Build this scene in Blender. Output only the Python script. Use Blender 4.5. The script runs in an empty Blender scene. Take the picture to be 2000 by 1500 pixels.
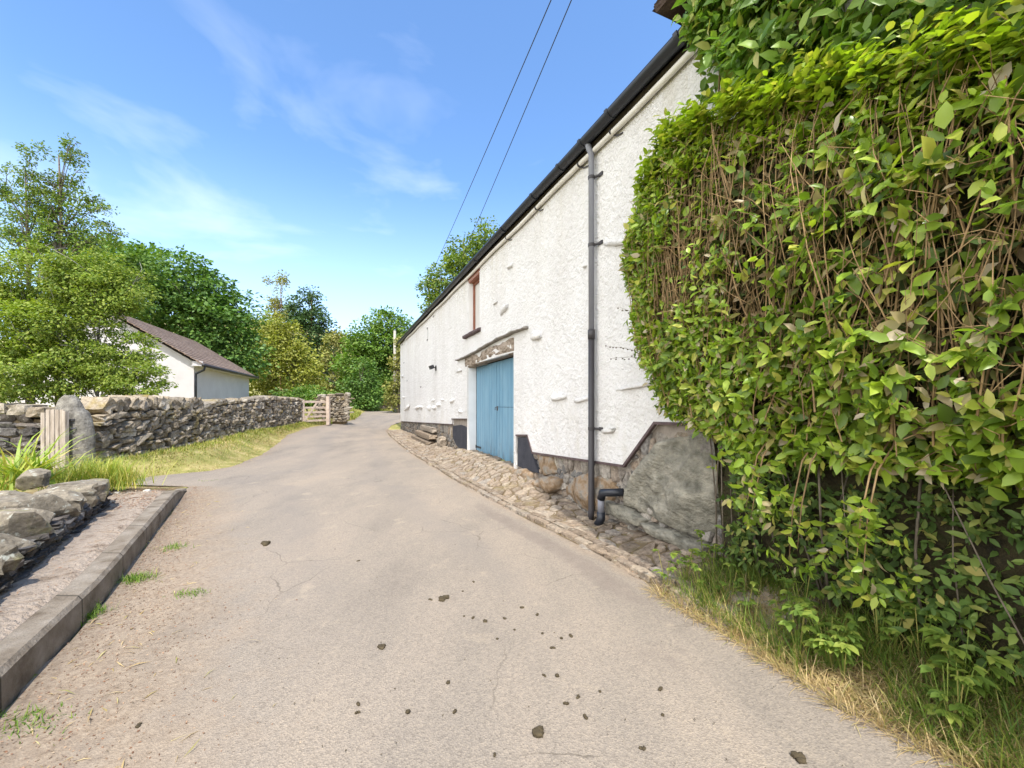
import bpy, bmesh, math, random
import numpy as np
from mathutils import Vector, noise
from mathutils.geometry import tessellate_polygon
R = math.radians
C = bpy.context.scene.collection
SC = bpy.context.scene
random.seed(7); rng = np.random.default_rng(7)

# ------------------------------------------------------------------ camera, sky, sun
F, HZ, CAMH = 800.0, 788.0, 1.5          # focal length and horizon row in pixels of the 2000 px wide picture
cam = bpy.data.cameras.new('camera'); co = bpy.data.objects.new('camera', cam); C.objects.link(co)
cam.sensor_width = 36; cam.lens = 36*F/2000; cam.shift_y = (HZ-750)/2000
cam.clip_start = .05; cam.clip_end = 3000
co.location = (0, 0, CAMH); co.rotation_euler = (R(90), 0, 0); SC.camera = co

SUN_EL, SUN_AZ = R(58), math.atan2(.29, -.957)     # azimuth measured from +Y towards +X
sdir = Vector((math.sin(SUN_AZ)*math.cos(SUN_EL), math.cos(SUN_AZ)*math.cos(SUN_EL), math.sin(SUN_EL)))
W = bpy.data.worlds.new('World'); SC.world = W; W.use_nodes = True
nt = W.node_tree; N = nt.nodes; L = nt.links
bg = N['Background']; bg.inputs[1].default_value = .15
sky = N.new('ShaderNodeTexSky'); sky.sky_type = 'NISHITA'; sky.sun_disc = False
sky.sun_elevation = SUN_EL; sky.sun_rotation = SUN_AZ; sky.air_density = 1.0; sky.dust_density = .6; sky.ozone_density = 2.0
tc = N.new('ShaderNodeTexCoord')
def wn(kind, **k):
    n = N.new(kind)
    for a, b in k.items(): setattr(n, a, b)
    return n
gam = wn('ShaderNodeGamma'); gam.inputs[1].default_value = 1.0
tint = wn('ShaderNodeMix', data_type='RGBA', blend_type='MULTIPLY'); tint.inputs[0].default_value = 1
tint.inputs[7].default_value = (.77, .95, 1.10, 1)
L.new(sky.outputs[0], gam.inputs[0]); L.new(gam.outputs[0], tint.inputs[6])
mp = wn('ShaderNodeMapping'); mp.inputs['Scale'].default_value = (1.7, 1.0, 4.2); mp.inputs['Rotation'].default_value = (.15, .3, .2); mp.inputs['Location'].default_value = (.35, .2, .1)
L.new(tc.outputs['Generated'], mp.inputs[0])
cn = wn('ShaderNodeTexNoise'); cn.inputs['Scale'].default_value = 1.7; cn.inputs['Detail'].default_value = 5; cn.inputs['Roughness'].default_value = .55; cn.inputs['Distortion'].default_value = .4
L.new(mp.outputs[0], cn.inputs[0])
cr = wn('ShaderNodeMapRange'); cr.inputs[1].default_value = .53; cr.inputs[2].default_value = .85; cr.inputs[3].default_value = 0; cr.inputs[4].default_value = .34
L.new(cn.outputs[0], cr.inputs[0])
# low thin cirrus gets denser towards the horizon
sx = wn('ShaderNodeSeparateXYZ'); L.new(tc.outputs['Generated'], sx.inputs[0])
hr = wn('ShaderNodeMapRange'); hr.inputs[1].default_value = .75; hr.inputs[2].default_value = .25; hr.inputs[3].default_value = .35; hr.inputs[4].default_value = 1.0
L.new(sx.outputs[2], hr.inputs[0])
cm = wn('ShaderNodeMath', operation='MULTIPLY'); L.new(cr.outputs[0], cm.inputs[0]); L.new(hr.outputs[0], cm.inputs[1])
cmix = wn('ShaderNodeMix', data_type='RGBA'); cmix.inputs[7].default_value = (6.6, 6.7, 6.9, 1)
# unseen bright cloud bank, added behind and left of the camera as white fill light
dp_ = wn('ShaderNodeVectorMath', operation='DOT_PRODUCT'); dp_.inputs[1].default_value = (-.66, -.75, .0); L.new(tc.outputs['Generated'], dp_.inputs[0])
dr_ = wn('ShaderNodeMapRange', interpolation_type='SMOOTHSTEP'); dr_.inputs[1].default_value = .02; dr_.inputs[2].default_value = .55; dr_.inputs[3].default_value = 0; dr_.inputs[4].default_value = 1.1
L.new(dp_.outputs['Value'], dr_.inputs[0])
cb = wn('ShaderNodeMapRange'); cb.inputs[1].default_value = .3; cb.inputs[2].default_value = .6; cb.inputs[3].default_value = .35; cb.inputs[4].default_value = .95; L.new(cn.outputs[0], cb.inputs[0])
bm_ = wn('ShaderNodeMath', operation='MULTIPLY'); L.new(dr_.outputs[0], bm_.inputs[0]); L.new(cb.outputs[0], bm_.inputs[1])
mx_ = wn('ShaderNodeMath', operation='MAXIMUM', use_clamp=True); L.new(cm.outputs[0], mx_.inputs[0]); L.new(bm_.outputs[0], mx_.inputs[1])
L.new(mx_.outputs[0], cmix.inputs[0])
hzr = wn('ShaderNodeMapRange', interpolation_type='SMOOTHSTEP'); hzr.inputs[1].default_value = .50; hzr.inputs[2].default_value = .0; hzr.inputs[3].default_value = 0; hzr.inputs[4].default_value = .5; L.new(sx.outputs[2], hzr.inputs[0])
hmix = wn('ShaderNodeMix', data_type='RGBA'); hmix.inputs[7].default_value = (4.5, 5.3, 6.4, 1); L.new(hzr.outputs[0], hmix.inputs[0])
L.new(tint.outputs[2], hmix.inputs[6]); L.new(hmix.outputs[2], cmix.inputs[6])
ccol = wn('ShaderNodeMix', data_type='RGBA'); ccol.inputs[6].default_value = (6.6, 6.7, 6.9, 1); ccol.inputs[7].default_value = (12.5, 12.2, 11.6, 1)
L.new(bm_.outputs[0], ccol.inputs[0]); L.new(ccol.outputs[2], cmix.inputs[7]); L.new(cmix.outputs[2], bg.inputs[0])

sl = bpy.data.lights.new('sun', 'SUN'); sl.energy = 2.7; sl.angle = R(1.0); sl.color = (1, .95, .87)
so = bpy.data.objects.new('sun', sl); C.objects.link(so); so.rotation_euler = (-sdir).to_track_quat('-Z', 'Y').to_euler()
SC.view_settings.view_transform = 'Standard'; SC.view_settings.look = 'None'; SC.view_settings.exposure = 1.08; SC.view_settings.gamma = 1
SC.cycles.max_bounces = 6; SC.cycles.diffuse_bounces = 3; SC.cycles.transmission_bounces = 3; SC.cycles.transparent_max_bounces = 4; SC.cycles.glossy_bounces = 2
SC.cycles.caustics_reflective = False; SC.cycles.caustics_refractive = False

# ------------------------------------------------------------------ helpers
def at(px, py, Y): return Vector(((px-1000)/F*Y, Y, CAMH-(py-HZ)/F*Y))
def nz(p, s=1.0): return noise.noise(Vector(p)*s)
def lerp(a, b, t): return a+(b-a)*t
def sstep(a, b, x):
    t = np.clip((x-a)/(b-a), 0, 1); return t*t*(3-2*t)

def tag(o, label=None, cat=None, group=None, kind=None):
    if label: o['label'] = label
    if cat: o['category'] = cat
    if group: o['group'] = group
    if kind: o['kind'] = kind
    return o
def empty(name, loc, label, cat, group=None):
    o = bpy.data.objects.new(name, None); C.objects.link(o); o.location = loc; o.empty_display_size = .2
    return tag(o, label, cat, group)
def wloc(o):
    v = Vector((0, 0, 0))
    while o is not None: v = v+o.location; o = o.parent
    return v
def link(name, me, m, parent=None, smooth=False, loc=None):
    o = bpy.data.objects.new(name, me); C.objects.link(o)
    if m: me.materials.append(m)
    if parent is not None:
        w = wloc(parent); o.parent = parent
        me.transform(__import__('mathutils').Matrix.Translation(-w))
    elif loc is not None:
        me.transform(__import__('mathutils').Matrix.Translation(-Vector(loc))); o.location = loc
    if smooth: me.polygons.foreach_set('use_smooth', [True]*len(me.polygons))
    me.update(); return o
class G:
    def __init__(s): s.v = []; s.f = []
    def add(s, v, f):
        n = len(s.v); s.v += [tuple(p) for p in v]; s.f += [tuple(i+n for i in q) for q in f]
    def box(s, c, h, ax=None):
        ax = ax or (Vector((1,0,0)), Vector((0,1,0)), Vector((0,0,1))); c = Vector(c)
        v = [c+ax[0]*h[0]*i+ax[1]*h[1]*j+ax[2]*h[2]*k for i in (-1,1) for j in (-1,1) for k in (-1,1)]
        s.add(v, [(0,1,3,2),(4,6,7,5),(0,4,5,1),(2,3,7,6),(0,2,6,4),(1,5,7,3)])
    def tube(s, pts, rad, n=8, cap=True, arc=None):
        pts = [Vector(p) for p in pts]; m = len(pts)
        if not hasattr(rad, '__len__'): rad = [rad]*m
        v = []
        up = Vector((0,0,1))
        t0 = (pts[1]-pts[0]).normalized()
        u = t0.cross(up)
        if u.length < .05: u = t0.cross(Vector((1,0,0)))
        u.normalize()
        for i, p in enumerate(pts):
            t = (pts[min(i+1,m-1)]-pts[max(i-1,0)]).normalized()
            u = (u-t*u.dot(t)).normalized(); w = t.cross(u)
            for k in range(n):
                a = 2*math.pi*(k+.5)/n; v.append(p+(u*math.cos(a)+w*math.sin(a))*rad[i])
        f = [(i*n+k, i*n+(k+1)%n, (i+1)*n+(k+1)%n, (i+1)*n+k) for i in range(m-1) for k in range(n)]
        if cap: f += [tuple(range(n-1,-1,-1)), tuple((m-1)*n+k for k in range(n))]
        s.add(v, f)
    def build(s, name, m, parent=None, smooth=False, loc=None, bevel=0):
        me = bpy.data.meshes.new(name); me.from_pydata(s.v, [], s.f)
        if bevel:
            bm = bmesh.new(); bm.from_mesh(me)
            bmesh.ops.bevel(bm, geom=list(bm.edges), offset=bevel, segments=2, affect='EDGES', clamp_overlap=True); bm.to_mesh(me); bm.free()
        return link(name, me, m, parent, smooth, loc)
def fast(name, V, tf, n, k, m, parent=None, smooth=False, loc=None):
    """n copies of a k-vertex template with faces tf, all vertices in V"""
    sizes = np.array([len(q) for q in tf]); flat = np.concatenate([np.array(q) for q in tf])
    loops = (flat[None, :]+(np.arange(n)*k)[:, None]).ravel().astype(np.int32)
    tot = np.tile(sizes, n); start = np.concatenate([[0], np.cumsum(tot)[:-1]]).astype(np.int32)
    me = bpy.data.meshes.new(name); me.vertices.add(n*k); me.vertices.foreach_set('co', np.ascontiguousarray(V, dtype=np.float32).ravel())
    me.loops.add(len(loops)); me.loops.foreach_set('vertex_index', loops)
    me.polygons.add(len(tot)); me.polygons.foreach_set('loop_start', start); me.polygons.foreach_set('loop_total', tot.astype(np.int32))
    me.update(calc_edges=True); me.validate()
    return link(name, me, m, parent, smooth, loc)
def unit(a): return a/np.maximum(np.linalg.norm(a, axis=-1, keepdims=True), 1e-9)
LEAF8 = (np.array([(0,0,0),(0,.36,-.05),(0,.72,-.06),(0,1,-.16),(-.24,.30,.03),(-.20,.68,.02),(.24,.30,.03),(.20,.68,.02)]),
         [(0,1,4),(1,2,5,4),(2,3,5),(0,6,1),(1,6,7,2),(2,7,3)])
LEAF4 = (np.array([(0,0,0),(-.32,.5,.06),(0,1,-.06),(.32,.5,.06)]), [(0,3,2,1)])
BLADE = (np.array([(-.5,0,0),(.5,0,0),(-.38,.45,.07),(.38,.45,.07),(-.2,.8,.22),(.2,.8,.22),(0,1,.40)]), [(0,1,3,2),(2,3,5,4),(4,5,6)])
def leaves(name, T, pos, d, nrm, length, wid, m, parent=None, smooth=False, loc=None):
    """place template T (lying in x-y, tip along y) at pos, tip along d, face normal nrm"""
    tv, tf = T; d = unit(d); x = unit(np.cross(d, nrm)); z = np.cross(x, d)
    V = pos[:, None, :]+(x[:, None, :]*(tv[None, :, 0:1]*wid[:, None, None])+d[:, None, :]*(tv[None, :, 1:2]*length[:, None, None])+z[:, None, :]*(tv[None, :, 2:3]*length[:, None, None]))
    return fast(name, V.reshape(-1, 3), tf, len(pos), len(tv), m, parent, smooth, loc)

# ------------------------------------------------------------------ materials
def newmat(name):
    m = bpy.data.materials.new(name); m.use_nodes = True; t = m.node_tree
    return m, t, t.nodes, t.links, t.nodes['Principled BSDF']
def ramp(t, src, stops):
    r = t.nodes.new('ShaderNodeValToRGB'); e = r.color_ramp.elements
    while len(e) > 1: e.remove(e[-1])
    for i, (p, c) in enumerate(stops):
        q = e[0] if i == 0 else e.new(p)
        q.position = p; q.color = (*c, 1)
    t.links.new(src, r.inputs[0]); return r.outputs[0]
def tnoise(t, scale, detail=4, rough=.55, stretch=None, dist=0):
    n = t.nodes.new('ShaderNodeTexNoise'); n.inputs['Scale'].default_value = scale; n.inputs['Detail'].default_value = detail; n.inputs['Roughness'].default_value = rough; n.inputs['Distortion'].default_value = dist
    c = t.nodes.new('ShaderNodeTexCoord'); src = c.outputs['Object']
    if stretch:
        mpn = t.nodes.new('ShaderNodeMapping'); mpn.inputs['Scale'].default_value = stretch; t.links.new(src, mpn.inputs[0]); src = mpn.outputs[0]
    t.links.new(src, n.inputs[0]); return n.outputs[0]
def tmix(t, fac, a, b, mode='MIX'):
    n = t.nodes.new('ShaderNodeMix'); n.data_type = 'RGBA'; n.blend_type = mode
    for i, v in ((0, fac), (6, a), (7, b)):
        if isinstance(v, (int, float)): n.inputs[i].default_value = v
        elif isinstance(v, tuple): n.inputs[i].default_value = (*v, 1)
        else: t.links.new(v, n.inputs[i])
    return n.outputs[2]
def trange(t, src, a, b, lo=0, hi=1):
    n = t.nodes.new('ShaderNodeMapRange'); t.links.new(src, n.inputs[0])
    for i, v in enumerate((a, b, lo, hi)): n.inputs[i+1].default_value = v
    return n.outputs[0]
def tmath(t, op, a, b):
    n = t.nodes.new('ShaderNodeMath'); n.operation = op
    for i, v in enumerate((a, b)):
        if isinstance(v, (int, float)): n.inputs[i].default_value = v
        else: t.links.new(v, n.inputs[i])
    return n.outputs[0]
def tbump(t, b, h, strength, dist, prev=None):
    n = t.nodes.new('ShaderNodeBump'); n.inputs['Strength'].default_value = strength; n.inputs['Distance'].default_value = dist
    t.links.new(h, n.inputs['Height'])
    if prev is not None: t.links.new(prev, n.inputs['Normal'])
    t.links.new(n.outputs[0], b.inputs['Normal']); return n.outputs[0]
def island(t): return t.nodes.new('ShaderNodeNewGeometry').outputs['Random Per Island']
def simple(name, stops, scale=4, rough=.85, bump=.3, bs=40, bd=.01, stretch=None, spec=.3, isl=None, metal=0):
    m, t, n, l, b = newmat(name)
    c = ramp(t, tnoise(t, scale, 6, .6, stretch), stops)
    if isl: c = tmix(t, isl, c, ramp(t, island(t), [(0,(.25,.25,.25)),(.5,(.6,.6,.6)),(1,(1,1,1))]), 'MULTIPLY')
    l.new(c, b.inputs['Base Color']); b.inputs['Roughness'].default_value = rough; b.inputs['Specular IOR Level'].default_value = spec; b.inputs['Metallic'].default_value = metal
    if bump: tbump(t, b, tnoise(t, bs, 5, .6, stretch), bump, bd)
    return m
def leafmat(name, stops, trans=.35, rough=.5, tr=(1.0, 1.15, .35), clump=1.2, spec=.3, clamp=(.75, 1.2)):
    m, t, n, l, b = newmat(name)
    c = ramp(t, island(t), stops)
    nn = trange(t, tnoise(t, clump, 2), .3, .7, clamp[0], clamp[1])
    cc = t.nodes.new('ShaderNodeCombineColor')
    for i in range(3): l.new(nn, cc.inputs[i])
    c = tmix(t, 1.0, c, cc.outputs[0], 'MULTIPLY')
    l.new(c, b.inputs['Base Color']); b.inputs['Roughness'].default_value = rough; b.inputs['Specular IOR Level'].default_value = spec
    ts = n.new('ShaderNodeBsdfTranslucent'); l.new(tmix(t, 1.0, c, tr, 'MULTIPLY'), ts.inputs[0])
    ms = n.new('ShaderNodeMixShader'); ms.inputs[0].default_value = trans
    l.new(b.outputs[0], ms.inputs[1]); l.new(ts.outputs[0], ms.inputs[2]); l.new(ms.outputs[0], n['Material Output'].inputs[0])
    return m
def stonemat(name, cols, moss=(.16,.15,.03), mossamt=.45, scale=7, lichen=.25):
    m, t, n, l, b = newmat(name)
    k = len(cols)-1
    c = ramp(t, island(t), [(i/k, cc) for i, cc in enumerate(cols)])
    d = ramp(t, tnoise(t, scale*3, 8, .7), [(.3,(.42,.42,.42)),(.5,(.85,.85,.85)),(.7,(1.3,1.3,1.3))])
    c = tmix(t, 1, c, d, 'MULTIPLY')
    c = tmix(t, trange(t, tnoise(t, 14, 6, .7), .58, .66, 0, lichen*2), c, (.42,.42,.36))
    c = tmix(t, trange(t, tnoise(t, 2.3, 5, .6), .56, .68, 0, mossamt), c, moss)
    l.new(c, b.inputs['Base Color']); b.inputs['Roughness'].default_value = .9; b.inputs['Specular IOR Level'].default_value = .2
    p = tbump(t, b, tnoise(t, 22, 8, .7), .7, .03); tbump(t, b, tnoise(t, 110, 4, .7), .5, .006, p)
    return m

M = {}
# white roughcast with faint streaks
m, t, n, l, b = newmat('white_roughcast')
c = ramp(t, tnoise(t, 1.1, 6, .6, (1,1,.35)), [(.3,(.655,.64,.63)),(.55,(.71,.70,.695)),(.8,(.75,.745,.74))])
c = tmix(t, trange(t, tnoise(t, 30, 6, .75), .60, .74, 0, .30), c, (.42,.40,.36))
c = tmix(t, trange(t, tnoise(t, 2.2, 6, .7, (1,1,.25)), .60, .80, 0, .35), c, (.55,.53,.45))
rough_n = tnoise(t, 34, 5, .6); c = tmix(t, trange(t, rough_n, .40, .30, 0, .28), c, (.48,.47,.45))  # pits of the bump coloured darker, standing in for weak relief shading
sxyz = n.new('ShaderNodeSeparateXYZ'); tco = n.new('ShaderNodeTexCoord'); l.new(tco.outputs['Object'], sxyz.inputs[0])
stk = tnoise(t, 3.2, 6, .7, (1,1,.10))
c = tmix(t, tmath(t, 'MULTIPLY', trange(t, sxyz.outputs[2], 3.2, 4.7, 0, 1), trange(t, stk, .48, .66, 0, .5)), c, (.56,.53,.46))
c = tmix(t, tmath(t, 'MULTIPLY', trange(t, sxyz.outputs[2], 1.9, .5, 0, 1), trange(t, tnoise(t, 5, 6, .7, (1,1,.4)), .45, .68, 0, .5)), c, (.50,.46,.36))
l.new(c, b.inputs['Base Color']); b.inputs['Roughness'].default_value = .95; b.inputs['Specular IOR Level'].default_value = .15
p = tbump(t, b, tnoise(t, 2.2, 3), .5, .12); p = tbump(t, b, tnoise(t, 13, 4, .6), .75, .06, p); tbump(t, b, rough_n, .72, .04, p)
M['render'] = m
M['shed_render'] = simple('shed_render', [(.3,(.50,.47,.46)),(.7,(.58,.55,.54))], 1.5, .95, .3, 50, .01)
M['whitepaint'] = simple('white_paint', [(.3,(.72,.72,.72)),(.7,(.80,.80,.80))], 3, .6, .25, 30, .006)
M['rubble'] = stonemat('rubble_stone', [(.10,.10,.105),(.30,.27,.235),(.17,.165,.16),(.36,.28,.21),(.22,.21,.20),(.42,.38,.33)], mossamt=.2, lichen=.3)
M['mortar'] = simple('mortar', [(.3,(.20,.175,.15)),(.7,(.33,.29,.25))], 9, .95, .6, 60, .01)
M['wallstone'] = stonemat('wall_stone', [(.12,.10,.075),(.32,.26,.185),(.19,.16,.125),(.44,.36,.26),(.25,.215,.17),(.50,.44,.35)], moss=(.28,.205,.045), mossamt=.6)
M['capstone'] = stonemat('cap_stone', [(.17,.145,.11),(.31,.265,.20),(.23,.195,.15)], moss=(.30,.28,.11), mossamt=.8, scale=5, lichen=.5)
M['darkslate'] = stonemat('dark_slate_stone', [(.05,.045,.042),(.13,.12,.115),(.08,.065,.055),(.18,.155,.135)], mossamt=.1)
M['slab'] = simple('grey_green_slab', [(.28,(.09,.083,.066)),(.40,(.17,.162,.132)),(.50,(.235,.222,.18)),(.58,(.29,.272,.222)),(.72,(.40,.37,.295))], 6, .85, 1.0, 16, .06, stretch=(1,1,1.4))
M['boulder'] = simple('brown_boulder', [(.28,(.10,.075,.055)),(.42,(.21,.14,.08)),(.52,(.27,.205,.145)),(.62,(.23,.21,.18)),(.75,(.33,.30,.26))], 7, .9, .9, 24, .03)
M['cobble'] = stonemat('cobble_stone', [(.20,.155,.115),(.295,.23,.17),(.24,.19,.148),(.35,.285,.215),(.265,.23,.195)], moss=(.19,.155,.06), mossamt=.4, lichen=.2)
M['bed'] = simple('cobble_bed', [(.3,(.07,.052,.03)),(.55,(.17,.125,.07)),(.75,(.17,.155,.05))], 7, 1, .6, 60, .01)
M['blackpaint'] = simple('black_bitumen_paint', [(.3,(.022,.024,.034)),(.7,(.05,.052,.065))], 6, .75, .5, 40, .012)
M['gutter'] = simple('black_gutter', [(.3,(.009,.011,.017)),(.7,(.016,.020,.030))], 4, .42, .1, 20, .003, spec=.5)
M['pipegrey'] = simple('grey_pipe', [(.3,(.17,.175,.205)),(.7,(.22,.225,.26))], 3, .5, .08, 20, .003, spec=.4)
M['pipedark'] = simple('dark_pipe', [(.3,(.028,.026,.03)),(.7,(.05,.046,.05))], 3, .5, .08, 20, .003, spec=.4)
M['whitepipe'] = simple('white_pipe', [(.3,(.62,.60,.56)),(.7,(.75,.73,.70))], 5, .55, .1, 20, .004)
M['soffit'] = simple('eave_stone', [(.3,(.05,.042,.034)),(.7,(.14,.12,.10))], 7, .95, .6, 40, .02)
M['roofslate'] = simple('roof_slate', [(.3,(.03,.02,.016)),(.55,(.06,.04,.032)),(.75,(.11,.08,.065))], 6, .8, .7, 22, .02)
M['shedroof'] = simple('shed_roof_slate', [(.3,(.135,.088,.062)),(.5,(.225,.155,.115)),(.7,(.32,.24,.185))], 4, .85, .5, 20, .02)
m, t, n, l, b = newmat('blue_door_paint')
c = ramp(t, tnoise(t, 2.5, 5, .6, (1,1,.3)), [(.3,(.105,.235,.345)),(.5,(.135,.275,.39)),(.7,(.17,.315,.425))])
l.new(c, b.inputs['Base Color']); b.inputs['Roughness'].default_value = .5; M['door'] = m
sz_ = n.new('ShaderNodeSeparateXYZ'); tq_ = n.new('ShaderNodeTexCoord'); l.new(tq_.outputs['Object'], sz_.inputs[0])
c = tmix(t, tmath(t, 'MULTIPLY', trange(t, sz_.outputs[2], .5, .0, .1, 1), trange(t, tnoise(t, 7, 7, .75, (1,1,.35)), .50, .62, 0, .7)), c, (.10,.12,.13))
c = tmix(t, trange(t, tnoise(t, 4, 7, .7, (1,1,.12)), .56, .75, 0, .4), c, (.24,.37,.46))
l.new(c, b.inputs['Base Color']); tbump(t, b, tnoise(t, 14, 5, .6, (1,1,.06)), .3, .006)
M['oldwood'] = simple('weathered_timber', [(.25,(.06,.042,.028)),(.42,(.20,.155,.115)),(.6,(.38,.32,.265)),(.8,(.50,.44,.38))], 5, .9, .9, 12, .05, stretch=(1,1,3.2))
M['brownwood'] = simple('brown_window_wood', [(.3,(.22,.085,.055)),(.7,(.32,.14,.09))], 8, .6, .2, 30, .004)
M['sillslate'] = simple('sill_slate', [(.3,(.06,.042,.045)),(.7,(.12,.085,.085))], 10, .75, .5, 30, .01)
M['ledge'] = simple('slate_ledge', [(.3,(.12,.11,.10)),(.7,(.30,.28,.25))], 12, .85, .6, 30, .01)
M['blind'] = simple('window_blind', [(.3,(.50,.49,.47)),(.7,(.58,.57,.55))], 3, .3, 0, spec=.5)
M['metal'] = simple('dull_metal', [(.3,(.08,.08,.085)),(.7,(.18,.17,.17))], 12, .45, .1, metal=.6)
M['black'] = simple('black_lamp', [(.3,(.010,.010,.014)),(.7,(.022,.022,.026))], 5, .4, 0)
M['glass'] = simple('lamp_glass', [(.3,(.30,.33,.36)),(.7,(.40,.42,.45))], 5, .15, 0, spec=.6)
M['palewood'] = simple('pale_gate_wood', [(.3,(.22,.175,.135)),(.5,(.36,.305,.25)),(.7,(.47,.41,.35))], 6, .85, .4, 20, .006, stretch=(3,3,.5))
M['gatewood'] = simple('field_gate_wood', [(.3,(.38,.29,.23)),(.7,(.56,.46,.38))], 6, .85, .4, 20, .006)
M['polewood'] = simple('pole_wood', [(.3,(.28,.26,.22)),(.7,(.42,.39,.34))], 6, .9, .4, 20, .006)
M['bark'] = simple('bark', [(.3,(.07,.055,.04)),(.7,(.19,.16,.125))], 9, .95, .7, 30, .02)
M['greybark'] = simple('pale_bark', [(.3,(.15,.14,.12)),(.7,(.36,.34,.30))], 9, .95, .6, 30, .02)
M['rust'] = simple('red_brown_bark', [(.3,(.14,.07,.04)),(.7,(.27,.15,.09))], 9, .95, .6, 30, .02)
M['wire'] = simple('cable_grey', [(.3,(.03,.032,.04)),(.7,(.05,.05,.06))], 3, .6, 0)
M['kerb'] = simple('kerb_concrete', [(.3,(.11,.085,.06)),(.46,(.195,.16,.122)),(.58,(.235,.20,.16)),(.72,(.30,.26,.215))], 6, .9, .8, 50, .015)
t = M['kerb'].node_tree; n = t.nodes; b = n['Principled BSDF']; old = b.inputs['Base Color'].links[0].from_socket
kt = n.new('ShaderNodeTexCoord'); ks = n.new('ShaderNodeSeparateXYZ'); t.links.new(kt.outputs['Object'], ks.inputs[0])
kf = tmath(t, 'FRACT', tmath(t, 'ADD', tmath(t, 'MULTIPLY', ks.outputs[1], 1.26), .52), 0)
t.links.new(tmix(t, trange(t, kf, .012, .020, .85, 0), old, (.03,.025,.018)), b.inputs['Base Color'])
M['path'] = simple('path_dry_concrete', [(.3,(.17,.12,.08)),(.42,(.33,.26,.20)),(.55,(.43,.35,.28)),(.68,(.36,.275,.20))], 7, .95, 1, 30, .05)
M['dung'] = simple('dung', [(.3,(.045,.034,.02)),(.7,(.10,.078,.045))], 30, 1, .6, 90, .01)
M['whitestone'] = simple('white_pebble', [(.3,(.42,.38,.33)),(.7,(.60,.57,.52))], 20, .8, .3, 60, .004)
M['tuft'] = leafmat('tuft_grass', [(0,(.10,.20,.03)),(.5,(.19,.31,.045)),(1,(.34,.39,.09))], trans=.4, rough=.6)
M['litter'] = leafmat('leaf_litter', [(0,(.14,.065,.035)),(.3,(.26,.14,.085)),(.6,(.36,.23,.15)),(.85,(.42,.32,.22)),(1,(.10,.05,.03))], trans=.1, rough=.9, tr=(1,1,1))
M['straw'] = leafmat('dry_straw', [(0,(.46,.34,.17)),(.35,(.58,.45,.24)),(.65,(.42,.30,.13)),(.85,(.34,.33,.10)),(1,(.62,.50,.30))], trans=.25, rough=.8, tr=(1,.95,.7))
M['grass'] = leafmat('green_grass', [(0,(.14,.21,.03)),(.3,(.23,.29,.04)),(.55,(.31,.34,.06)),(.75,(.44,.39,.10)),(1,(.58,.47,.19))], trans=.35, rough=.6, tr=(1,1.05,.5))
M['lush'] = leafmat('lush_grass', [(0,(.08,.15,.025)),(.4,(.15,.24,.04)),(.8,(.25,.31,.055)),(1,(.42,.36,.12))], trans=.35, rough=.6, tr=(1,1.05,.5))
M['iris'] = leafmat('iris_leaf', [(0,(.20,.32,.04)),(.4,(.34,.43,.06)),(.7,(.48,.48,.09)),(1,(.62,.50,.15))], trans=.35, rough=.45, tr=(1,1.05,.5))
HS = [(0,(.085,.15,.02)),(.25,(.19,.285,.03)),(.5,(.26,.385,.04)),(.72,(.36,.47,.055)),(.86,(.47,.46,.09)),(.92,(.30,.25,.10)),(.96,(.45,.36,.23)),(1,(.55,.47,.36))]
M['hedge'] = leafmat('hedge_leaf', HS, trans=.40, rough=.38, clump=2.2, spec=.45)
M['hedge_top'] = leafmat('hedge_shoot_leaf', [(0,(.24,.35,.035)),(.5,(.36,.47,.045)),(.85,(.46,.51,.07)),(1,(.50,.46,.13))], trans=.4, rough=.4, clump=2.2, spec=.4)
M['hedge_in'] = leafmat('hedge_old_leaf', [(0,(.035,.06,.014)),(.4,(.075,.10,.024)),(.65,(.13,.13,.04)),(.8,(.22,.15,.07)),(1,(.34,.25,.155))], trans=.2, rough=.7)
M['climb'] = leafmat('climber_leaf', [(0,(.10,.19,.035)),(.5,(.18,.30,.05)),(.85,(.27,.37,.07)),(1,(.40,.38,.14))], trans=.35, rough=.4, clump=2)
M['weed'] = leafmat('weed_leaf', [(0,(.11,.18,.035)),(.5,(.19,.275,.045)),(1,(.31,.36,.07))], trans=.4, rough=.5)
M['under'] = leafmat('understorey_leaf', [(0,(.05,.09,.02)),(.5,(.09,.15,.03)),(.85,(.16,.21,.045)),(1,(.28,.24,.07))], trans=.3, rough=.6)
M['twig'] = simple('twig_bark', [(.3,(.20,.125,.06)),(.6,(.40,.27,.135)),(.8,(.52,.38,.22))], 10, .9, .2, 40, .004, isl=.7)
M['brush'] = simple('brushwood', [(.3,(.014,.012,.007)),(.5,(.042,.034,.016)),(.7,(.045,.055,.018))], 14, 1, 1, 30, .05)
M['f_dark'] = leafmat('sycamore_leaf', [(0,(.07,.145,.032)),(.5,(.12,.225,.045)),(1,(.19,.29,.06))], trans=.25, rough=.5, clump=.5)
M['f_mid'] = leafmat('broadleaf', [(0,(.085,.165,.03)),(.5,(.14,.245,.04)),(1,(.22,.31,.06))], trans=.3, rough=.5, clump=.5)
M['f_yel'] = leafmat('yellow_green_leaf', [(0,(.21,.235,.035)),(.5,(.32,.335,.055)),(1,(.43,.41,.09))], trans=.3, rough=.5, clump=.6)
M['f_alder'] = leafmat('alder_leaf', [(0,(.09,.155,.03)),(.5,(.155,.235,.04)),(1,(.26,.30,.055))], trans=.35, rough=.5, clump=1)
M['f_bush'] = leafmat('alder_bush_leaf', [(0,(.14,.215,.032)),(.5,(.22,.295,.042)),(1,(.33,.37,.065))], trans=.35, rough=.5, clump=1)
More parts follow.
